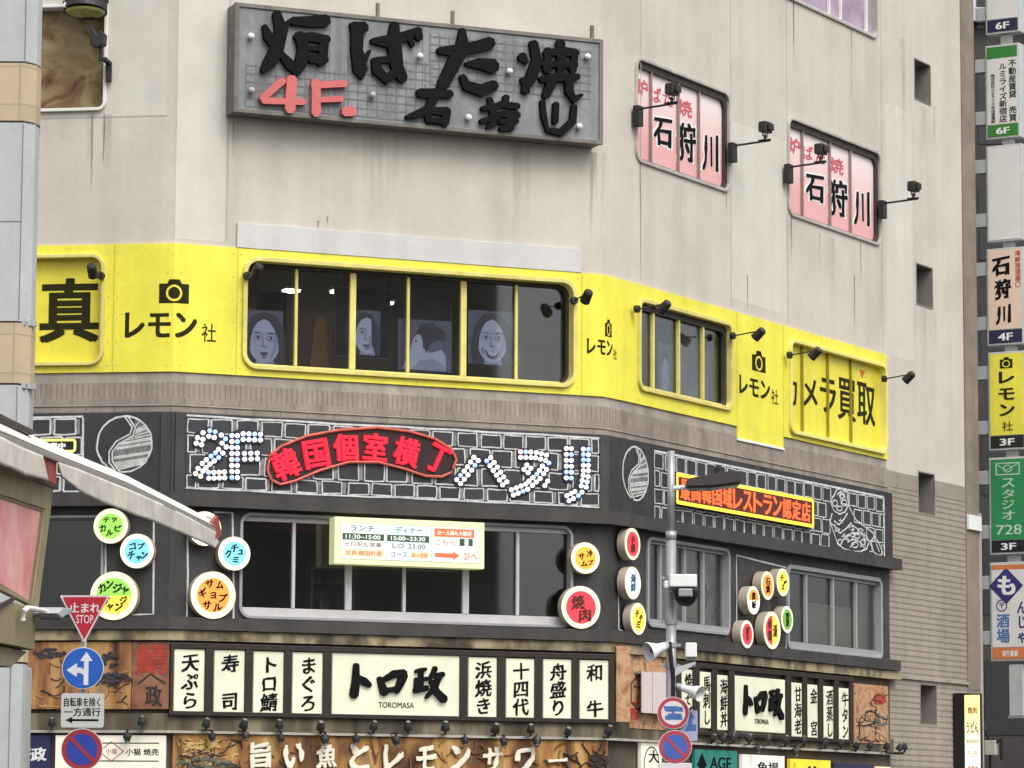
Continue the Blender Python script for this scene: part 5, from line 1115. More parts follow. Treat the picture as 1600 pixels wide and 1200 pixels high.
portrait(FR, 1040, 575, 22, 76, 'narrow dark blue photo poster behind the four pane window', 'plain')
t = fthing('display_cloth', 'orange brown display cloth standing in the second pane', 'display', FF, 500, 560, -.8); x0, x1, z0, z1 = t.rect(484, 514, 490, 575, -.8); m = MB(); m.prism([(x0, z0), (x1, z0), (x1 - .05, z1 - .1), (x0 + .12, z1)], 0, .03); part('cloth', m, mat('orange brown cloth', (.10, .05, .025), .8, .3, 4), t); m = MB(); m.box(x0 - .05, x1 + .05, -.1, .2, z0 - .06, z0 - .004); part('base', m, BLACK, t)
for x, y, f, lb in ((455, 455, FF, 'small bright ceiling light seen in the first pane'), (530, 456, FF, 'small bright ceiling light seen in the second pane'), (601, 474, FF, 'small bright ceiling light seen in the third pane')):
    t = fthing('ceiling_light', lb, 'light', f, x, y, -2.4); m = MB(); m.box(-.14, .14, -.12, .12, -.02, .02); part('lamp', m, lit('ceiling lamp', (1, .95, .85), 6.0), t); m = MB(); m.box(-.17, .17, -.15, .15, .024, .07); part('housing', m, WHITE, t); m = MB(); m.tube([(0, 0, .07), (0, 0, 12.35 - t.z if 12.35 - t.z > .1 else .2)], .015, 6); part('rod', m, STEEL, t)
DISP = mat('pale interior frame', (.11, .11, .11), .6, .1, 4)
for xs_, yt, yb, d in (((522, 610), 452, 560, -1.6), ((640, 705), 470, 585, -1.4), ((402, 448), 455, 540, -2.2)):
    t = fthing('display_stand', 'thin pale display frame standing behind the glass near pixel column'.replace('near pixel column', {522: 'of the third pane', 640: 'of the fourth pane', 402: 'of the first pane'}[xs_[0]]), 'display', FF, sum(xs_) / 2, yb, d); x0, x1, z0, z1 = t.rect(*xs_, yt, yb, d); m = MB(); m.ring([(x0, z0), (x1, z0), (x1, z1), (x0, z1)], [(x0 + .04, z0 + .04), (x1 - .04, z0 + .04), (x1 - .04, z1 - .04), (x0 + .04, z1 - .04)], 0, .04); part('frame', m, DISP, t)
    m = MB(); m.box(x0 + .04, x1 - .04, .015, .02, z0 + .04, z1 - .04); part('panel', m, mat('dark display', (.04, .04, .045), .4, .1, 3), t)
t = fthing('curtain', 'grey white sheer curtain behind the last two panes of the four pane window', 'curtain', FR, 1115, 640, -.45); x0, x1, z0, z1 = t.rect(1060, 1138, 480, 640, -.45); m = MB(); n = 40; m.smooth = True
m.add([(x0 + (x1 - x0) * i / n, .04 * math.sin(i * 1.1) + .02 * math.sin(i * 2.7), z) for z in (z0, z1) for i in range(n + 1)], [(i, i + 1, n + 2 + i, n + 1 + i) for i in range(n)]); part('cloth', m, mat('sheer grey cloth', (.10, .108, .115), .8, .5, 1.2), t); m = MB(); m.tube([(x0, 0, z1 + .02), (x1, 0, z1 + .02)], .02, 8); part('rail', m, STEEL, t)
# inside the second floor: red strip painting the awning reflection, counter
t = fthing('valance', 'dark red strip imitating the awning reflected in the first two second floor panes', 'valance', FF, 450, 815, -.3); x0, x1, z0, z1 = t.rect(379, 522, 809, 830, -.3)
m = MB(); m.prism([(x0, z0 + .08), (x1, z0 - .06), (x1, z1 + .05), (x0, z1 + .05)], 0, .02); part('cloth', m, mat('reflected awning red', (.22, .025, .03), .7, .2, 4), t)
t = fthing('service_counter', 'pale counter frame seen through the second dark pane', 'counter', FF, 518, 950, -1.2); x0, x1, z0, z1 = t.rect(486, 556, 886, 960, -1.2)
m = MB(); m.box(x0, x1, 0, .3, z1 - .05, z1); m.box(x0, x1, 0, .3, z1 - .32, z1 - .27); m.box(x0, x0 + .05, .02, .28, z0, z1 - .06); m.box(x1 - .05, x1, .02, .28, z0, z1 - .06); part('frame', m, mat('pale green grey', (.24, .25, .21), .6, .1, 4), t)
WARM = mat('warm partition', (.115, .092, .062), .8, .3, 1.2)
for xl, xr, yt, yb, lb in ((1030, 1090, 850, 985, 'warm brown partition behind the window at the lamp post'), (1335, 1372, 885, 1020, 'warm brown partition at the far end of the side window'), (1262, 1330, 950, 1020, 'low brown partition inside the side window')):
    t = fthing('partition', lb, 'partition', FR, (xl + xr) / 2, yb, -.3); x0, x1, z0, z1 = t.rect(xl, xr, yt, yb, -.3); m = MB(); m.box(x0, x1, 0, .06, z0, z1); part('board', m, WARM, t); m = MB(); m.box(x0 - .03, x1 + .03, -.02, .08, z1 + .003, z1 + .05); part('top_rail', m, DISP, t)
LEAFP = mat('pale leaf print', (.15, .15, .135), .6, .2, 5)
t = fthing('leaf_curtain', 'dark curtain printed with pale leaves behind the window at the lamp post', 'curtain', FR, 1113, 985, -.35); x0, x1, z0, z1 = t.rect(1096, 1136, 850, 985, -.35); m = MB(); m.box(x0, x1, 0, .02, z0, z1); part('cloth', m, mat('dark brown cloth', (.05, .042, .035), .8, .2, 4), t)
m = MB()
for x, y, r, a in ((1108, 880, .14, .4), (1118, 872, .12, 1.2), (1104, 905, .16, 2.0), (1116, 925, .26, 1.9), (1110, 950, .24, 1.0), (1122, 965, .2, 1.7), (1105, 975, .16, .5)):
    p, q = t.xz(x, y); m.prism([(p + r * 1.6 * math.cos(w) * math.cos(a) - r * .6 * math.sin(w) * math.sin(a), q + r * 1.6 * math.cos(w) * math.sin(a) + r * .6 * math.sin(w) * math.cos(a)) for w in [i * .5236 for i in range(12)]], -.006, -.001)
part('leaf_print', m, LEAFP, t)

# ------------------------------------------------------------------ projecting shop signs at the end of the side wall
SGN = Face(30.5192, 0); pu = FR.P(FR.uv(1532, 600)[0], 0, 0); SGN.off = pu.dot(SGN.n)
NAVY = mat('navy label', (.020, .018, .06), .5, .1, 5)
def blade(xl, xr, yt, yb, label, bg, build, cap=None, capst='', capmat=None, split=None, dx=0):
    t = fthing('blade_sign', label, 'sign', SGN, (xl + xr) / 2, yb, 0); x0, x1, z0, z1 = t.rect(xl, xr, yt, yb, 0)
    m = MB(); m.box(x0, x1, 0.012, .32, z0, z1); part('cabinet', m, mat('pale aluminium', (.52, .54, .54), .4, .08, 4, metal=.2), t, bevel=.015)
    zc = z0 + (z1 - z0) * cap if cap else z0 + .04
    m = MB(); m.box(x0 + .05, x1 - .05, 0, .02, zc + .005, z1 - .05); part('face', m, bg, t)
    if cap:
        m = MB(); m.box(x0 + .05, x1 - .05, 0, .02, z0 + .05, zc - .01); part('floor_label', m, capmat or NAVY, t)
        m = MB(); m.text(capst, x0 + (x1 - x0) * .3, x1 - (x1 - x0) * .3, z0 + .05 + (zc - z0) * .16, zc - .01 - (zc - z0) * .2, 0, .003, bold=.03); part('lettering', m, WHITE, t)
    if build: build(t, x0, x1, zc, z1)
    wx0 = SGN.uv(1522 + dx, (yt + yb) / 2)[0] - t.u
    for k in (.24, .80):
        q = z0 + (z1 - z0) * k; m = MB(); m.box(wx0, x0 - .003, .05, .27, q - .16, q + .16); part('bracket', m, GREYP, t, bevel=.01)
    m = MB(); m.box(x0 + (x1 - x0) * .42, x0 + (x1 - x0) * .72, .1, .22, z1 + .003, z1 + .24); part('link_plate', m, STEEL, t); return t
def txt(t, mats, items, bold=.02):
    m = MB()
    for mi, st, a, b, c, e, v, bo in items: m.mi = mi; m.text(st, a, b, c, e, -.0005, .003, bold=bo, vert=v, brush=bo == .051)
    part('lettering', m, mats, t)
KGREY = mat('grey print', (.10, .10, .10), .5)
PANW = mat('white sign face', (.68, .67, .64), .4, .05, 2)
blade(1539, 1592, -90, 52, 'white projecting sign with navy 6F label cut by the top edge', PANW, None, .16, '6F')
def b6(t, x0, x1, z0, z1):
    W_, H_ = x1 - x0, z1 - z0; m = MB(); m.box(x0 + .05, x1 - .05, -.004, -.0005, z1 - H_ * .17, z1 - .05); part('green_band', m, mat('green band', (.035, .20, .03), .5, .1, 4), t)
    txt(t, [INK], [(0, '不動産賃貸 売買', x0 + W_ * .68, x0 + W_ * .90, z0 + H_ * .02, z1 - H_ * .2, True, .012), (0, 'ルミライズ新宿店', x0 + W_ * .40, x0 + W_ * .62, z0 + H_ * .02, z1 - H_ * .23, True, .012), (0, '株式会社ルミライズ本店営業部', x0 + W_ * .16, x0 + W_ * .28, z0 + H_ * .02, z1 - H_ * .36, True, 0)])
blade(1539.5, 1593, 69, 216, 'white projecting sign with green bands and three columns of small writing', PANW, b6, .15, '6F', mat('green band', (.035, .20, .03)))
blade(1541, 1597, 226, 377, 'blank white projecting sign below the green banded one', PANW, None)
def b4(t, x0, x1, z0, z1):
    W_, H_ = x1 - x0, z1 - z0
    txt(t, [INK, mat('red print', (.5, .06, .05), .5)], [(0, '石', x0 + W_ * .16, x0 + W_ * .66, z0 + H_ * .66, z0 + H_ * .90, False, .051), (0, '狩', x0 + W_ * .22, x0 + W_ * .68, z0 + H_ * .36, z0 + H_ * .62, False, .051), (0, '川', x0 + W_ * .24, x0 + W_ * .66, z0 + H_ * .06, z0 + H_ * .31, False, .051), (1, '海鮮居酒屋〇', x0 + W_ * .78, x0 + W_ * .93, z0 + H_ * .5, z1 - H_ * .04, True, .01)])
blade(1541.5, 1599, 387, 539, 'peach projecting sign with three black brush characters and a 4F label', mat('peach face', (.74, .57, .45), .45, .05, 2), b4, .16, '4F')
def b3(t, x0, x1, z0, z1):
    W_, H_ = x1 - x0, z1 - z0; c = (x0 + x1) / 2; q = z1 - H_ * .14; w = W_ * .17
    m = MB(); m.prism([(c - w, q - .12), (c + w, q - .12), (c + w, q + .09), (c + w * .5, q + .09), (c + w * .35, q + .14), (c - w * .3, q + .14), (c - w * .45, q + .09), (c - w, q + .09)], -.004, 0); m.mi = 1; m.ring([(c + .1 * math.cos(i * .3142), q - .015 + .085 * math.sin(i * .3142)) for i in range(20)], [(c + .075 * math.cos(i * .3142), q - .015 + .063 * math.sin(i * .3142)) for i in range(20)], -.006, 0); part('emblem', m, [OLIVE, YEL], t)
    txt(t, [OLIVE], [(0, 'レ', c - .19, c + .2, z0 + H_ * .62, z0 + H_ * .76, False, .04), (0, 'モ', c - .2, c + .2, z0 + H_ * .42, z0 + H_ * .56, False, .04), (0, 'ン', c - .18, c + .2, z0 + H_ * .23, z0 + H_ * .37, False, .04), (0, '社', c - .12, c + .14, z0 + H_ * .05, z0 + H_ * .16, False, .006)])
blade(1544, 1602, 549, 703, 'yellow projecting sign with a black camera emblem and vertical katakana', YEL, b3, .15, '3F', BLACK)
def bg_(t, x0, x1, z0, z1):
    W_, H_ = x1 - x0, z1 - z0; c = (x0 + x1) / 2; PG = mat('pale green print', (.45, .62, .48), .5); m = MB(); q = z1 - H_ * .13
    o_ = [(c - .3, q - .17), (c + .3, q - .17), (c + .3, q + .12), (c - .3, q + .12)]; m.ring(o_, [(c - .275, q - .145), (c + .275, q - .145), (c + .275, q + .095), (c - .275, q + .095)], -.004, 0)
    m.ring([(c + .11 * math.cos(i * .3142), q - .02 + .09 * math.sin(i * .3142)) for i in range(20)], [(c + .085 * math.cos(i * .3142), q - .02 + .07 * math.sin(i * .3142)) for i in range(20)], -.004, 0); m.line([(c - .26, q + .08), (c - .05, q - .06), (c + .26, q + .09)], .018, -.003, 0); part('emblem', m, PG, t)
    txt(t, [PG], [(0, 'ス', c - .16, c + .17, z0 + H_ * .63, z0 + H_ * .74, False, .01), (0, 'タ', c - .15, c + .16, z0 + H_ * .50, z0 + H_ * .61, False, .01), (0, 'ジ', c - .15, c + .16, z0 + H_ * .37, z0 + H_ * .48, False, .01), (0, 'オ', c - .15, c + .16, z0 + H_ * .24, z0 + H_ * .35, False, .01), (0, '728', c - .3, c + .33, z0 + H_ * .06, z0 + H_ * .18, False, .01)])
blade(1545.5, 1605, 714, 866, 'green projecting sign with a pale camera outline and number 728', mat('green face', (.022, .235, .075), .45, .06, 2), bg_, .15, '3F', BLACK)
def bm_(t, x0, x1, z0, z1):
    W_, H_ = x1 - x0, z1 - z0; c = x0 + W_ * .42; q = z1 - H_ * .28; r = W_ * .44; OR = mat('orange strip', (.62, .19, .06), .5, .2, 9); IND = mat('indigo print', (.035, .03, .16), .5, .1, 5); BLP = mat('blue print', (.06, .17, .42), .5, .1, 5)
    m = MB(); m.prism([(c - r, q), (c, q - r), (c + r, q), (c, q + r)], -.004, 0); m.mi = 1; m.box(x0 + .05, x1 - .05, -.004, 0, z1 - .17, z1 - .06); part('emblem', m, [IND, OR], t)
    m = MB(); m.text('も', c - r * .5, c + r * .55, q - r * .5, q + r * .55, -.005, .003, bold=.05); m.mi = 1; m.text('んじゃ', x0 + W_ * .68, x1 - .06, z0 + H_ * .04, z0 + H_ * .55, -.0005, .003, bold=.03, vert=True); m.mi = 2; m.text('酒場', x0 + W_ * .16, x0 + W_ * .48, z0 + H_ * .05, z0 + H_ * .40, -.0005, .003, bold=.03, vert=True); m.mi = 1
    a, b = x0 + W_ * .3, z0 + H_ * .49; m.ring([(a + .14 * math.cos(i * .3142), b + .14 * math.sin(i * .3142)) for i in range(20)], [(a + .115 * math.cos(i * .3142), b + .115 * math.sin(i * .3142)) for i in range(20)], -.004, 0); m.text('〒', a - .07, a + .07, b - .07, b + .07, -.0005, .002, bold=.01); part('lettering', m, [WHITE, IND, BLP], t)
blade(1547, 1608, 878, 1033, 'white projecting sign with an indigo diamond and an orange foot strip', PANW, bm_, .14, '和牛鉄板', mat('orange strip', (.62, .19, .06)))
# post under the stack, alley lights, lightbox and meter
t = fthing('sign_post', 'pale grey steel post under the lowest projecting sign', 'post', SGN, 1586, 1118, 0); x0, x1, z0, z1 = t.rect(1575.5, 1597, 1038, 1118, 0); m = MB(); m.box(x0, x1, .05, .3, z0, z1); part('shaft', m, GREYP, t, bevel=.01); m = MB(); m.box(x0 - .03, x1 + .03, .02, .33, z0 - .06, z0 - .004); part('foot', m, STEEL, t)
LBX = gradfilm('lit alley poster', (.85, .93, .92), (.95, .78, .28), .75)
AL = Face(30.5192, 0); AL.off = FR.P(FR.uv(1488, 1150)[0], 0, 0).dot(AL.n)
t = fthing('alley_lightbox', 'tall glowing menu lightbox with a black side at the foot of the stair wall', 'sign', AL, 1515, 1260, 0); x0, x1, z0, z1 = t.rect(1508, 1532, 1086, 1262, 0)
m = MB(); m.box(t.xz(1490, 1150, 0)[0], x0 - .003, .0, .45, z0, z1 + .05); m.box(x0 - .003, x1 + .015, .012, .10, z0, z1 + .03); part('cabinet', m, BLACK, t, bevel=.01); m = MB(); m.box(x0, x1 - .01, -.004, .02, z0 + .02, z1); part('face', m, LBX, t)
W_, H_ = x1 - x0, z1 - z0; m = MB(); m.text('焼肉', x0 + W_ * .2, x1 - W_ * .2, z1 - .42, z1 - .26, -.005, .002, bold=.03); m.text('うどん', x0 + W_ * .1, x1 - W_ * .1, z1 - .85, z1 - .6, -.005, .002, bold=.04); m.text('韓国家庭料理', x0 + W_ * .1, x1 - W_ * .1, z1 - 1.08, z1 - 1.0, -.005, .002); m.mi = 1; m.text('ランチ', x0 + W_ * .2, x1 - W_ * .2, z1 - 1.4, z1 - 1.25, -.005, .002, bold=.02); m.text('営業中', x0 + W_ * .15, x1 - W_ * .15, z1 - 1.75, z1 - 1.58, -.005, .002, bold=.02); part('lettering', m, [mat('brown print', (.25, .12, .04)), mat('orange mark', (.6, .15, .03))], t)
t = fthing('meter_box', 'cream electric meter box with cable on the alley corner', 'meter', SGN, 1546, 1178, .1); x0, x1, z0, z1 = t.rect(1538, 1555, 1157, 1180, .1); m = MB(); m.box(x0, x1, 0, .2, z0, z1); part('case', m, mat('cream case', (.52, .50, .42), .5, .1, 4), t, bevel=.015)
m = MB(); m.tube([(x0 + .1, .1, z0), (x0 + .1, .1, z0 - 3)], .035, 8); m.tube([(x1 - .02, .1, z1 - .05), (x1 + .12, .1, z1 + .05), (x1 + .12, .1, z0 - .1)], .04, 8); m.tube([(x0 + .08, .08, z1), (x0 + .02, .05, z1 + .25), (x0 - .12, .02, z1 + .4)], .025, 8); part('cable', m, BLACK, t)
# corner pipe of the end pier
m = MB(); u = FR.uv(1530, 900)[0]; m.tube([(u, -.0, 0), (u, -.0, 9)], .07, 10); fpart('drain_pipe', m, mat('beige pipe', (.36, .32, .28), .6, .1, 4), FR)

# ------------------------------------------------------------------ neighbour across the alley
NB = Face(0, 100.0)
t = thing('neighbour_building', 'dim grey building with dark openings seen past the projecting signs', 'building', NB.W(NB.uv(1600, 1200)[0], 0), face=NB, u=NB.uv(1600, 1200)[0], z=0)
x0 = NB.uv(1500, 600)[0] - t.u; m = MB(); m.box(x0 - 6, x0 + 16, 0, 12, 0, NB.uv(1540, 36)[1]); part('wall', m, mat('dim grey wall', (.055, .05, .048), .8, .2, .8, streak=.2), t)
m = MB(); k = 1
for i in range(8):
    z = 1.0 + i * 3.4
    for j in range(3): m2 = MB(); a = x0 + .6 + j * 2.4; m2.box(a, a + 1.7, -.02, .2, z, z + 2.1); part('window', m2, mat('dark opening', (.03, .03, .032), .3, .1, 2), t)
m = MB(); m.box(x0 - 6, x0 + 16.2, -.3, 12, NB.uv(1540, 36)[1] + .005, NB.uv(1540, 36)[1] + .4); part('parapet', m, GREYP, t)

# ------------------------------------------------------------------ street pole with lamp, cameras, horns and road signs
PD = 57.5; PF = Face(0, PD)
def pth(name, label, cat, px, py, d=0.0, group=None): return fthing(name, label, cat, PF, px, py, d, group)
u, _ = PF.uv(1048.5, 900)
pole = thing('street_pole', 'grey steel street pole with a long dark lamp head before the corner', 'street lamp', PF.W(u, 0), face=PF, u=u, z=0, d=0)
zt_, zm, zl = PF.uv(1048, 705)[1], PF.uv(1048, 836)[1], PF.uv(1048, 980)[1]
m = MB(); m.smooth = True; m.tube([(0, 0, 0), (0, 0, zm)], .083, 20); part('shaft', m, STEEL, pole); m = MB(); m.smooth = True; m.tube([(0, 0, zm + .002), (0, 0, zt_)], .062, 20); m.tube([(0, 0, zm - .08), (0, 0, zm + .06)], .089, 20); part('upper_shaft', m, STEEL, pole)
m = MB(); a = pole.xz(1052, 763); b = pole.xz(1075, 760); m.tube([(0, 0, a[1]), (b[0] + .3, -.1, b[1])], .04, 10); part('lamp_arm', m, WHITE, pole)
m = MB(); q = [pole.xz(*p) for p in ((1070, 764), (1072, 751), (1122, 741), (1156, 739), (1157, 757), (1110, 763))]; m.prism(q, -.35, .1); part('lamp_head', m, mat('dark lamp shell', (.045, .035, .038), .4, .15, 4), pole, bevel=.03)
m = MB(); q = [pole.xz(*p) for p in ((1074, 765), (1110, 764.5), (1154, 758.5), (1153, 761), (1110, 767), (1076, 767))]; m.prism(q, -.30, .05); part('lamp_glass', m, mat('smoky glass', (.10, .10, .11), .2, .05), pole)
m = MB(); a, b = pole.xz(1123, 737); m.tube([(a, -.12, b - .06), (a, -.12, b + .04), (a, -.12, b + .10)], [.09, .085, .03], 12); part('photo_sensor', m, BLACK, pole)
for y in (903, 972, 1008, 1040):
    m = MB(); z = pole.xz(1048, y)[1]; m.tube([(0, 0, z - .04), (0, 0, z + .04)], .10, 16); m.box(-.16, .16, -.02, .02, z - .02, z + .02); part('clamp', m, STEEL, pole)
m = MB(); q = pole.xz(1060, 1100)[1]; m.tube([(.02, -.1, q - .9), (.03, -.1, q + .4), (-.03, -.1, q + 1.0)], .035, 8); part('cable', m, BLACK, pole)
# camera housing
t = pth('traffic_camera', 'white box camera over a black dome on the street pole', 'camera', 1060, 930); m = MB(); p, q = t.xz(1044, 900), t.xz(1087, 920); m.box(p[0], q[0], -.45, -.1, q[1], p[1]); c = t.xz(1036, 906); m.box(c[0], p[0] - .003, -.40, -.12, q[1] - .02, c[1] - .04); part('housing', m, WHITE, t, bevel=.02)
c = t.xz(1070, 926); m = MB(); m.smooth = True; m.tube([(c[0], -.28, c[1] + .04 - .28 * i / 8) for i in range(9)], [.21 * math.sqrt(max(1 - (i / 8.2) ** 2, 0)) + .005 for i in range(9)], 20); part('dome', m, BLACK, t)
m = MB(); m.box(c[0] - .13, c[0] + .1, -.545, -.50, c[1] - .10, c[1] + .03); part('lens', m, mat('grey lens', (.30, .30, .31), .2), t, bevel=.02)
m = MB(); m.tube([t.xz(1048, 926)[0:1] + (-.05,) + t.xz(1048, 926)[1:], (c[0], -.25, c[1] + .06)], .035, 8); part('bracket', m, STEEL, t)
def horn(px, py, dx, dy, dz, L, r, label):
    t = pth('horn_speaker', label, 'loudspeaker', px, py, 0, 'white horn speakers on the street pole'); a = Vector((0, -.1, 0)); v = Vector((dx, dy, dz)).normalized()
    m = MB(); m.smooth = True; m.tube([a, a + v * L * .35, a + v * L * .6, a + v * L, a + v * (L + .015)], [r * .45, r * .5, r * .68, r, r * .98], 22, cap=False); part('horn', m, WHITE, t)
    m = MB(); m.tube([a - v * .1, a + v * .02], [r * .4, r * .46], 18); part('driver', m, GREYP, t); m = MB(); m.tube([a + v * (L * .5), a + v * (L * .86)], [r * .55, r * .16], 16); part('phase_plug', m, KGREY, t); m = MB(); m.tube([a + v * .06, Vector((t.face.uv(1049, py)[0] - t.u, 0, 0))], .025, 8); part('bracket', m, STEEL, t)
horn(1037, 1011, -.82, -.45, -.30, .30, .165, 'white horn speaker on the street pole facing away from the road signs')
horn(1066, 1075, .75, -.52, -.28, .34, .13, 'white horn speaker just above the round red and white road sign')
t = pth('control_box', 'small white box on the street pole opposite the upper horn', 'box', 1080, 1032); p, q = t.xz(1070, 1005), t.xz(1088, 1028); m = MB(); m.box(p[0], q[0], -.2, .0, q[1], p[1]); part('case', m, WHITE, t, bevel=.02); m = MB(); m.box(p[0] + .02, q[0] - .02, -.18, -.02, q[1] - .05, q[1] - .003); part('base', m, KGREY, t); m = MB(); p, q = t.xz(1054, 1044), t.xz(1086, 1034); m.tube([(p[0], -.05, p[1] - .05), (q[0], -.1, q[1] - .05)], [.04, .03], 8); m.prism([(p[0], p[1]), (q[0], q[1]), (q[0], q[1] - .04), (p[0], p[1] - .14)], -.16, -.02); part('bracket', m, GREYP, t)
def round_sign(face, px, py, r, label, build, rim, base, d, inner=.80):
    t = fthing('road_sign', label, 'road sign', face, px, py, d); m = MB(); m.disc(0, 0, r, 0, .02); part('plate', m, mat('sign back', (.62, .60, .62), .5, .08, 4), t); m = MB(); m.disc(0, 0, r * .965, -.003, -.0005); part('rim', m, rim, t); m = MB(); m.disc(0, 0, r * inner, -.006, -.0035); part('face', m, base, t); build(t, r)
    m = MB(); m.box(-.03, .03, .021, .09, -r * .6, r * .6); part('bracket', m, STEEL, t); return t
SRIM = mat('pinkish red', (.42, .05, .07), .5, .12, 5); SW = mat('sign white', (.66, .60, .63), .5, .08, 4); SBL = mat('weak blue', (.06, .14, .38), .5, .1, 5); NB_ = mat('no parking blue', (.05, .11, .40), .5, .1, 5)
def truck(t, r):
    m = MB()
    m.prism([(-.62 * r, .42 * r), (-.5 * r, .10 * r), (-.1 * r, .06 * r), (.0, -.10 * r), (.12 * r, .10 * r), (.60 * r, .08 * r), (.58 * r, .34 * r), (.2 * r, .42 * r)], -.009, -.006); m.box(-.5 * r, .55 * r, -.009, -.006, -.42 * r, -.16 * r); m.box(-.35 * r, .5 * r, -.0095, -.006, -.15 * r, -.03 * r); part('symbol', m, SBL, t)
round_sign(PF, 1052, 1114, .262, 'red ringed white road sign with blue vehicle symbols on the street pole', truck, SRIM, SW, .16, .74)
def slash(t, r):
    m = MB(); m.line([(-.58 * r, .58 * r), (.58 * r, -.58 * r)], r * .17, -.010, -.006); part('slash', m, SRIM, t)
round_sign(PF, 1055, 1167, .272, 'round blue no parking sign with pale rim below the vehicle sign', slash, SRIM, NB_, .16, .74)
t = pth('road_sign', 'blue arrow road sign half hidden behind the two round signs', 'road sign', 1080, 1158, .02); p, q = t.xz(1062, 1110), t.xz(1090, 1158); m = MB(); m.box(p[0], q[0], 0, .02, q[1], p[1]); part('plate', m, mat('pale lilac plate', (.36, .38, .55), .5, .1, 4), t, bevel=.006); m = MB(); a = t.xz(1079, 1112); m.prism([t.xz(*k) for k in ((1079, 1112), (1086, 1122), (1082, 1122), (1082, 1132), (1088, 1132), (1088, 1142), (1070, 1142), (1076, 1130), (1076, 1122), (1073, 1122))], -.005, -.001); part('arrow', m, SBL, t)
t = pth('sign_plate', 'white supplementary plate at the bottom edge under the no parking sign', 'road sign', 1056, 1225, .16); p, q = t.xz(1033, 1192), t.xz(1081, 1226); m = MB(); m.box(p[0], q[0], 0, .02, q[1], p[1]); part('plate', m, SW, t, bevel=.01); m = MB(); m.text('駐車禁止', p[0] + .06, q[0] - .06, q[1] + .06, p[1] - .10, 0, .002, bold=.01); part('lettering', m, SRIM, t)

# ------------------------------------------------------------------ road signs by the pillar
QF = Face(0, 51.0)
u = QF.uv(130, 1000)[0]
t = thing('sign_post', 'slim grey post carrying the stop sign and three more road signs', 'post', QF.W(u, 0), face=QF, u=u); m = MB(); m.smooth = True; m.tube([(0, .09, 0), (0, .09, QF.uv(130, 932)[1])], .04, 14); part('shaft', m, STEEL, t); m = MB(); m.tube([(0, .09, 0), (0, .09, .12)], .12, 14); part('foot', m, STEEL, t)
t = fthing('road_sign', 'red inverted triangle stop sign at the top of the slim post', 'road sign', QF, 132.5, 958, .03); A_, B_, C_ = t.xz(93, 930), t.xz(172, 930), t.xz(131.5, 1005)
def rtri(k, rr=.03):
    cx, cz = (A_[0] + B_[0] + C_[0]) / 3, (A_[1] + B_[1] + C_[1]) / 3; P = [Vector((cx + (p[0] - cx) * k, cz + (p[1] - cz) * k)) for p in (A_, C_, B_)]; out = []
    for i in range(3):
        a, b, c = P[i - 1], P[i], P[(i + 1) % 3]; e, f = (a - b).normalized() * rr, (c - b).normalized() * rr
        for s in range(5): w = s / 4; out.append(tuple((b + e) * (1 - w) ** 2 + b * 2 * w * (1 - w) + (b + f) * w * w))
    return out
m = MB(); m.prism(rtri(1.0), 0, .02); part('plate', m, mat('pale rim', (.58, .48, .50), .5, .08), t); m = MB(); m.prism(rtri(.88), -.003, -.0005); part('face', m, RED, t)
m = MB(); p, q = t.xz(108, 957), t.xz(157, 942); m.text('止まれ', p[0], q[0], p[1], q[1], -.003, .0015, bold=.025); p, q = t.xz(119, 974), t.xz(146, 961); m.text('STOP', p[0], q[0], p[1], q[1], -.003, .0015, bold=.005); part('lettering', m, SW, t)
def arrows(t, r):
    m = MB(); k = .93
    m.prism([(x * r, z * r) for x, z in ((.06, -.82), (.26, -.82), (.26, .36), (.44, .36), (.16, .80), (-.12, .36), (.06, .36), (.06, -.12), (-.12, -.12), (-.22, -.14), (-.22, -.34), (-.78, -.06), (-.22, .26), (-.22, .08), (.06, .08))][:0] or [(x * r, z * r) for x, z in ((.05, -.82), (.27, -.82), (.27, .34), (.46, .34), (.16, .78), (-.14, .34), (.05, .34), (.05, -.30), (-.06, -.16), (-.25, -.12), (-.25, -.34), (-.78, .0), (-.25, .30), (-.25, .10), (.05, .06))], -.010, -.006) if False else None
    m.prism([(x * r, z * r) for x, z in ((.05, -.80), (.27, -.80), (.27, .34), (.46, .34), (.16, .78), (-.14, .34), (.05, .34))], -.009, -.006)
    m.prism([(x * r, z * r) for x, z in ((.048, -.34), (.048, -.06), (-.06, .02), (-.28, .04), (-.28, .24), (-.78, -.10), (-.28, -.42), (-.28, -.22), (-.10, -.24))], -.009, -.006)
    part('arrow', m, mat('arrow white', (.62, .62, .66), .5, .06), t)
round_sign(QF, 129.5, 1044, .302, 'blue round road sign with white straight and turning arrows', arrows, BLUE, BLUE, .03, .93)
t = fthing('sign_plate', 'white plate about one way traffic for all but bicycles under the blue sign', 'road sign', QF, 129, 1136, .03); p, q = t.xz(96, 1083), t.xz(162, 1137); m = MB(); m.prism(rrect(p[0], q[0], q[1], p[1], .04), 0, .02); part('plate', m, mat('grey white plate', (.50, .49, .48), .5, .06, 4), t)
m = MB(); a, b = t.xz(100, 1104), t.xz(157, 1090); m.text('自転車を除く', a[0], b[0], a[1], b[1], 0, .0015, bold=.02); a, b = t.xz(100, 1119), t.xz(157, 1106); m.text('一方通行', a[0], b[0], a[1], b[1], 0, .0015, bold=.02); a, b = t.xz(102, 1125), t.xz(154, 1125); m.prism([(a[0], a[1]), (a[0] + .1, a[1] + .045), (a[0] + .1, a[1] + .015), (b[0], a[1] + .015), (b[0], a[1] - .015), (a[0] + .1, a[1] - .015), (a[0] + .1, a[1] - .045)], -.003, 0); part('lettering', m, INK, t)
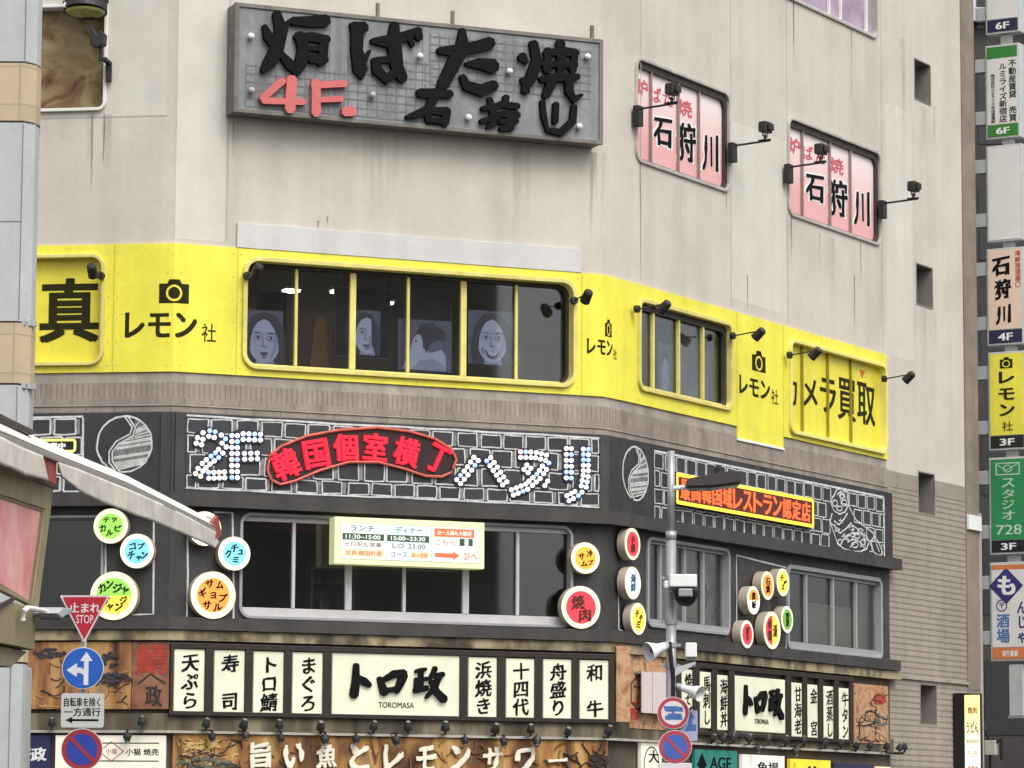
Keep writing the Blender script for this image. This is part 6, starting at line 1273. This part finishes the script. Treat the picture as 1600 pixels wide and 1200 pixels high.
round_sign(QF, 128, 1171, .302, 'blue no parking sign with dark red rim at the bottom of the slim post', lambda t, r: slash2(t, r), mat('dark red rim', (.30, .025, .04), .5, .1, 5), mat('deep blue', (.02, .045, .30), .5, .1, 5), .03, .74) if False else None
def slash2(t, r):
    m = MB(); m.line([(-.56 * r, .56 * r), (.56 * r, -.56 * r)], r * .18, -.010, -.006); part('slash', m, MATS['dark red rim'], t)
round_sign(QF, 128, 1171, .302, 'blue no parking sign with dark red rim at the bottom of the slim post', slash2, mat('dark red rim', (.30, .025, .04), .5, .1, 5), mat('deep blue', (.02, .045, .30), .5, .1, 5), .03, .74)

# ------------------------------------------------------------------ metal clad pillar at the near side
CFc = Face(0, 42.0); u = CFc.uv(20, 600)[0]
cp = thing('clad_pillar', 'pale blue grey metal clad pillar with two tan tile bands', 'pillar', CFc.W(u, 0), face=CFc, u=u)
CLAD = mat('blue grey cladding', (.45, .47, .465), .45, .06, 2.0, streak=.12); TAN = mat('tan tile band', (.50, .40, .255), .5, .08, 3.0, brick=(.36, .47, .012, .75)); SEAM = mat('dark seam', (.22, .23, .23), .7)
def pil(k=1.0, e=0.0): return [(-1.2, 0 - e), (CFc.uv(27, 600)[0] - u, 0 - e), (CFc.uv(46, 600, -.16)[0] - u + e, .16 - e * .4), (CFc.uv(53, 600, -.34)[0] - u + e, .34), (CFc.uv(52, 600, -1.4)[0] - u + e, 1.4), (-1.2, 1.4)]
def column_ring(z0, z1, e, name, mt, bev=.01):
    P = pil(e=e); k = len(P); m = MB(); m.add([(p[0], p[1], z0) for p in P] + [(p[0], p[1], z1) for p in P], [(i, (i + 1) % k, k + (i + 1) % k, k + i) for i in range(k)] + [tuple(range(k))[::-1], tuple(range(k, 2 * k))])
    m.uvs = [(p[0], z) for z in (z0, z1) for p in P]; return part(name, m, mt, cp, bevel=0)
zc = lambda y: CFc.uv(30, y)[1]
bands = [(97, 190), (503, 600)]; lev = [0, zc(1500), zc(1060)] ; cuts = [ -330, -300]
ys = [(-420, -300, 1), (-300, 97, 0), (97, 190, 1), (190, 503, 0), (503, 600, 1), (600, 960, 0), (960, 1035, 1), (1035, 1430, 0)]
for a, b, tan in ys:
    zt2, zb3 = zc(a), max(zc(b), 0); column_ring(zb3 + .012, zt2 - .012, .0 if not tan else .006, 'cladding_panel' if not tan else 'tile_band', CLAD if not tan else TAN)
column_ring(0.0, zc(-420), -.05, 'core', SEAM)
m = MB(); s_ = CFc.uv(27, 600)[0] - u
for a, b, tan in ys:
    if not tan: m.box(s_ - .006, s_ + .006, -.006, .05, max(zc(b), 0) + .03, zc(a) - .03)
    if not tan:
        k = (zc(a) + max(zc(b), 0)) / 2; m.box(-1.2, s_ - .008, -.005, .02, k - .006, k + .006)
part('seam', m, SEAM, cp)
m = MB()
for y in (96, 191, 502, 601):
    for x in (36, 44, 50): a = CFc.uv(x, y)[0] - u; m.box(a - .03, a + .025, -.02 + (x - 27) * .008, .05 + (x - 27) * .008, zc(y) - .035, zc(y) + .035)
part('clip', m, STEEL, cp)

# ------------------------------------------------------------------ awning and framed pink sign at the near side
AW = Face(-86.2, 0); r0 = ray(0, 650) * 26.0; AW.off = Vector((r0.x / 1, r0.y, 0)).dot(AW.n)
aw = fthing('awning', 'long white rolled awning with sagging fabric valance reaching toward the corner', 'awning', AW, 170, 790)
FAB = mat('off white canvas', (.66, .61, .54), .9, .1, 5.0, bump=.15, streak=.15); FABR = mat('red canvas lining', (.34, .07, .05), .85, .2, 4); CASS = mat('white cassette', (.84, .82, .80), .35, .05, 4); CASG = mat('grey rail', (.30, .28, .25))
X = lambda x, y, d=0.0: aw.xz(x, y, d)
m = MB(); tl = ((-60, 626), (75, 692), (200, 744), (336, 815)); bl = ((-60, 646), (75, 704), (200, 754), (338, 823)); q = []
for p in tl: a = X(*p, -.22); q.append((a[0], .22, a[1]))
for p in bl: a = X(*p); q.append((a[0], 0, a[1]))
q += [(a, .02, c - .012) for a, b, c in q[4:]] + [(a, b + .02, c - .03) for a, b, c in q[:4]]
m.add(q, [(i, i + 1, 5 + i, 4 + i) for i in range(3)] + [(4 + i, 5 + i, 9 + i, 8 + i) for i in range(3)] + [(8 + i, 9 + i, 13 + i, 12 + i) for i in range(3)] + [(12 + i, 13 + i, 1 + i, i) for i in range(3)] + [(0, 4, 8, 12), (3, 7, 11, 15)]); part('cassette', m, CASS, aw)
m = MB(); q = [X(*p) for p in ((-60, 648), (0, 676), (75, 706), (200, 756), (336, 825), (338, 833), (200, 764), (75, 716), (0, 686), (-60, 658))]; m.prism(q, -.006, .03); part('front_rail', m, mat('grey rail', (.30, .28, .25)), aw, bevel=.008)
def cloth(name, topl, botl, mt, amp, n=60, dep=.0):
    m = MB(); m.smooth = True; vs = []; rows = 9
    def ip(L, t):
        t = t * (len(L) - 1); i = min(int(t), len(L) - 2); f = t - i; return (L[i][0] + (L[i + 1][0] - L[i][0]) * f, L[i][1] + (L[i + 1][1] - L[i][1]) * f)
    for r in range(rows):
        for i in range(n + 1):
            t = i / n; a, b = ip(topl, t), ip(botl, t); f = r / (rows - 1); p = X(a[0] + (b[0] - a[0]) * f, a[1] + (b[1] - a[1]) * f)
            vs.append((p[0], dep - amp * f * (.5 + .5 * math.sin(t * 17 + 1.2 * math.sin(t * 7)) + .35 * math.sin(t * 41 + f * 2)), p[1]))
    o = n + 1; fs = [(r * o + i, r * o + i + 1, (r + 1) * o + i + 1, (r + 1) * o + i) for r in range(rows - 1) for i in range(n)]; m.add(vs, fs)
    k = part(name, m, mt, aw); s = k.o.modifiers.new('solid', 'SOLIDIFY'); s.thickness = .012; s.offset = 0
cloth('valance', [(-60, 655), (0, 682), (30, 697), (66, 712)], [(-60, 702), (0, 726), (38, 742), (76, 752)], FAB, .016)
cloth('valance', [(90, 722), (120, 732), (150, 744), (200, 764), (250, 786), (300, 811), (337, 832)], [(94, 745), (120, 765), (150, 782), (200, 802), (250, 819), (300, 841), (336, 856)], FAB, .016, 110)
m = MB(); m.prism([X(*p) for p in ((64, 712), (92, 722), (92, 758), (76, 748))], .02, .03); part('lining', m, FABR, aw)
m = MB(); m.prism([X(*p) for p in ((326, 826), (342, 806), (348, 834), (338, 850))], .01, .05); part('end_lining', m, FABR, aw)
m = MB(); m.prism([X(*p) for p in ((326, 846), (337, 841), (342, 846), (336, 856))], -.004, .02); part('valance_tip', m, FAB, aw)
m = MB(); q = [X(*p) for p in ((-60, 597), (0, 634), (40, 655), (73, 671), (76, 676), (70, 680), (0, 648), (-60, 615))]; m.prism(q, .1, .16); part('rear_tube', m, mat('dark brown tube', (.05, .03, .03), .4, .15, 4), aw, bevel=.02)
# framed pink sign
KH2 = mat('khaki metal', (.30, .245, .14), .5, .08, 3, streak=.1); BRN = mat('brown metal', (.22, .155, .10), .5, .1, 3)
PINKM = ramp_mat('pink marbled sheet', [(.3, (.66, .22, .21)), (.5, (.80, .35, .33)), (.62, (.84, .45, .42)), (.75, (.88, .62, .58))], 3.0, 7, rough=.35)
ps = fthing('framed_sign', 'slanted pink marbled sign in a wide khaki metal frame under the awning', 'sign', AW, 40, 850, -.12)
Y = lambda x, y, d=-.12: ps.xz(x, y, d)
m = MB(); out_ = [Y(*p) for p in ((-80, 690), (83, 765), (83, 768), (60, 950), (60, 951), (-80, 880))]; inn = [Y(*p) for p in ((-80, 745), (71, 795), (71, 796), (51, 940), (51, 941), (-80, 870))]
m.ring(out_, inn, 0, .05); part('frame', m, KH2, ps, bevel=.01)
m = MB(); m.prism([Y(*p) for p in ((-80, 700), (83, 762), (84, 748), (-80, 672))], -.012, .05); part('top_rail', m, KH2, ps, bevel=.012)
m = MB(); m.prism([Y(*p) for p in ((-80, 735), (73, 790), (73, 799), (53, 945), (-80, 880))], .022, .04); part('sheet', m, PINKM, ps)
m = MB(); m.ring([Y(*p) for p in ((-80, 742), (72, 794), (72, 795), (52.5, 943), (52, 944), (-80, 874))], [Y(*p) for p in ((-80, 750), (67, 799), (67, 800), (48, 938), (48, 938.5), (-80, 862))], .012, .03); part('inner_frame', m, BRN, ps)
bx = fthing('canopy_box', 'khaki metal canopy housing below the pink sign', 'canopy', AW, 30, 1040, -.12); Z = lambda x, y, d=-.12: bx.xz(x, y, d)
m = MB(); m.prism([Z(*p) for p in ((-80, 905), (0, 940), (27, 941), (56, 952), (55, 1016), (30, 1010), (-80, 990))], .0, .9); part('housing', m, KH2, bx, bevel=.012)
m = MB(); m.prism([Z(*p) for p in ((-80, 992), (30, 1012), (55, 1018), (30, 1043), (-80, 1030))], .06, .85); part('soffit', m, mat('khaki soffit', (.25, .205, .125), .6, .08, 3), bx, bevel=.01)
m = MB(); m.prism([Z(*p) for p in ((-80, 935), (-20, 950), (0, 943), (20, 932), (21, 937), (0, 951), (-80, 965))], -.02, -.003); part('trim', m, mat('dark trim', (.05, .03, .03), .5), bx)
lp = fthing('sign_lamp', 'small pale sign lamp on a white arm beside the canopy housing', 'spotlight', AW, 32, 952, -.08); V = lambda x, y, d=-.08: lp.xz(x, y, d)
def v3(x, y, dd): p = V(x, y); return (p[0], dd, p[1])
m = MB(); m.tube([v3(32, 968, -.02), v3(31, 955, -.03), v3(35, 950, -.04), v3(45, 952, -.06), v3(62, 956, -.06)], .022, 8); part('arm', m, WHITE, lp); m = MB(); m.prism([V(*p) for p in ((57, 958), (68, 949), (84, 951), (80, 958), (66, 966))], -.16, .03); part('lamp_head', m, GREYP, lp, bevel=.01); m = MB(); m.prism([V(*p) for p in ((60, 960), (66, 963), (80, 956), (87, 952), (88, 954), (68, 968))], -.14, .02); part('lens', m, KGREY, lp)
pp = thing('grey_post', 'pale grey post with vertical ribs beneath the canopy housing', 'post', QF.W(QF.uv(20, 1150)[0], 0, 6), face=QF, u=QF.uv(20, 1150)[0], z=0, d=6.0)
a0, a1 = QF.uv(-60, 1150, 6)[0] - pp.u, QF.uv(38, 1150, 6)[0] - pp.u; zt3 = QF.uv(20, 1040, 6)[1]; m = MB(); m.box(a0, a1, 0, .6, 0, zt3); part('shaft', m, mat('pale post', (.46, .46, .45), .5, .08, 3, streak=.15), pp, bevel=.03)
m = MB()
for x in (-20, 4, 10): q = QF.uv(x, 1150, 6)[0] - pp.u; m.box(q - .012, q + .012, -.012, .0, 0, zt3 - .1)
part('rib', m, SEAM, pp); m = MB(); q = QF.uv(16, 1050, 6); m.tube([(q[0] - pp.u, -.05, q[1] + .1), (q[0] - pp.u, -.05, q[1] - .03)], .07, 10); part('socket', m, KGREY, pp)

# ------------------------------------------------------------------ building over the road, mirrored faintly in the window glass
OB = thing('opposite_building', 'plain grey office block over the road, mirrored in the window glass', 'building', Matrix.Translation((44, 14, 0)) @ Matrix.Rotation(R_(-45), 4, 'Z'))
m = MB(); m.box(-12, 12, -6, 6, 0, 24); part('wall', m, mat('office wall', (.36, .35, .33), .8, .1, .5), OB)
m = MB()
for i in range(6):
    for j in range(7):
        m = MB(); m.box(-11 + j * 3.2, -9 + j * 3.2, 5.9, 6.03, 1.2 + i * 3.8, 3.4 + i * 3.8); part('window', m, mat('office glass', (.03, .03, .035), .2, .1, 2), OB)
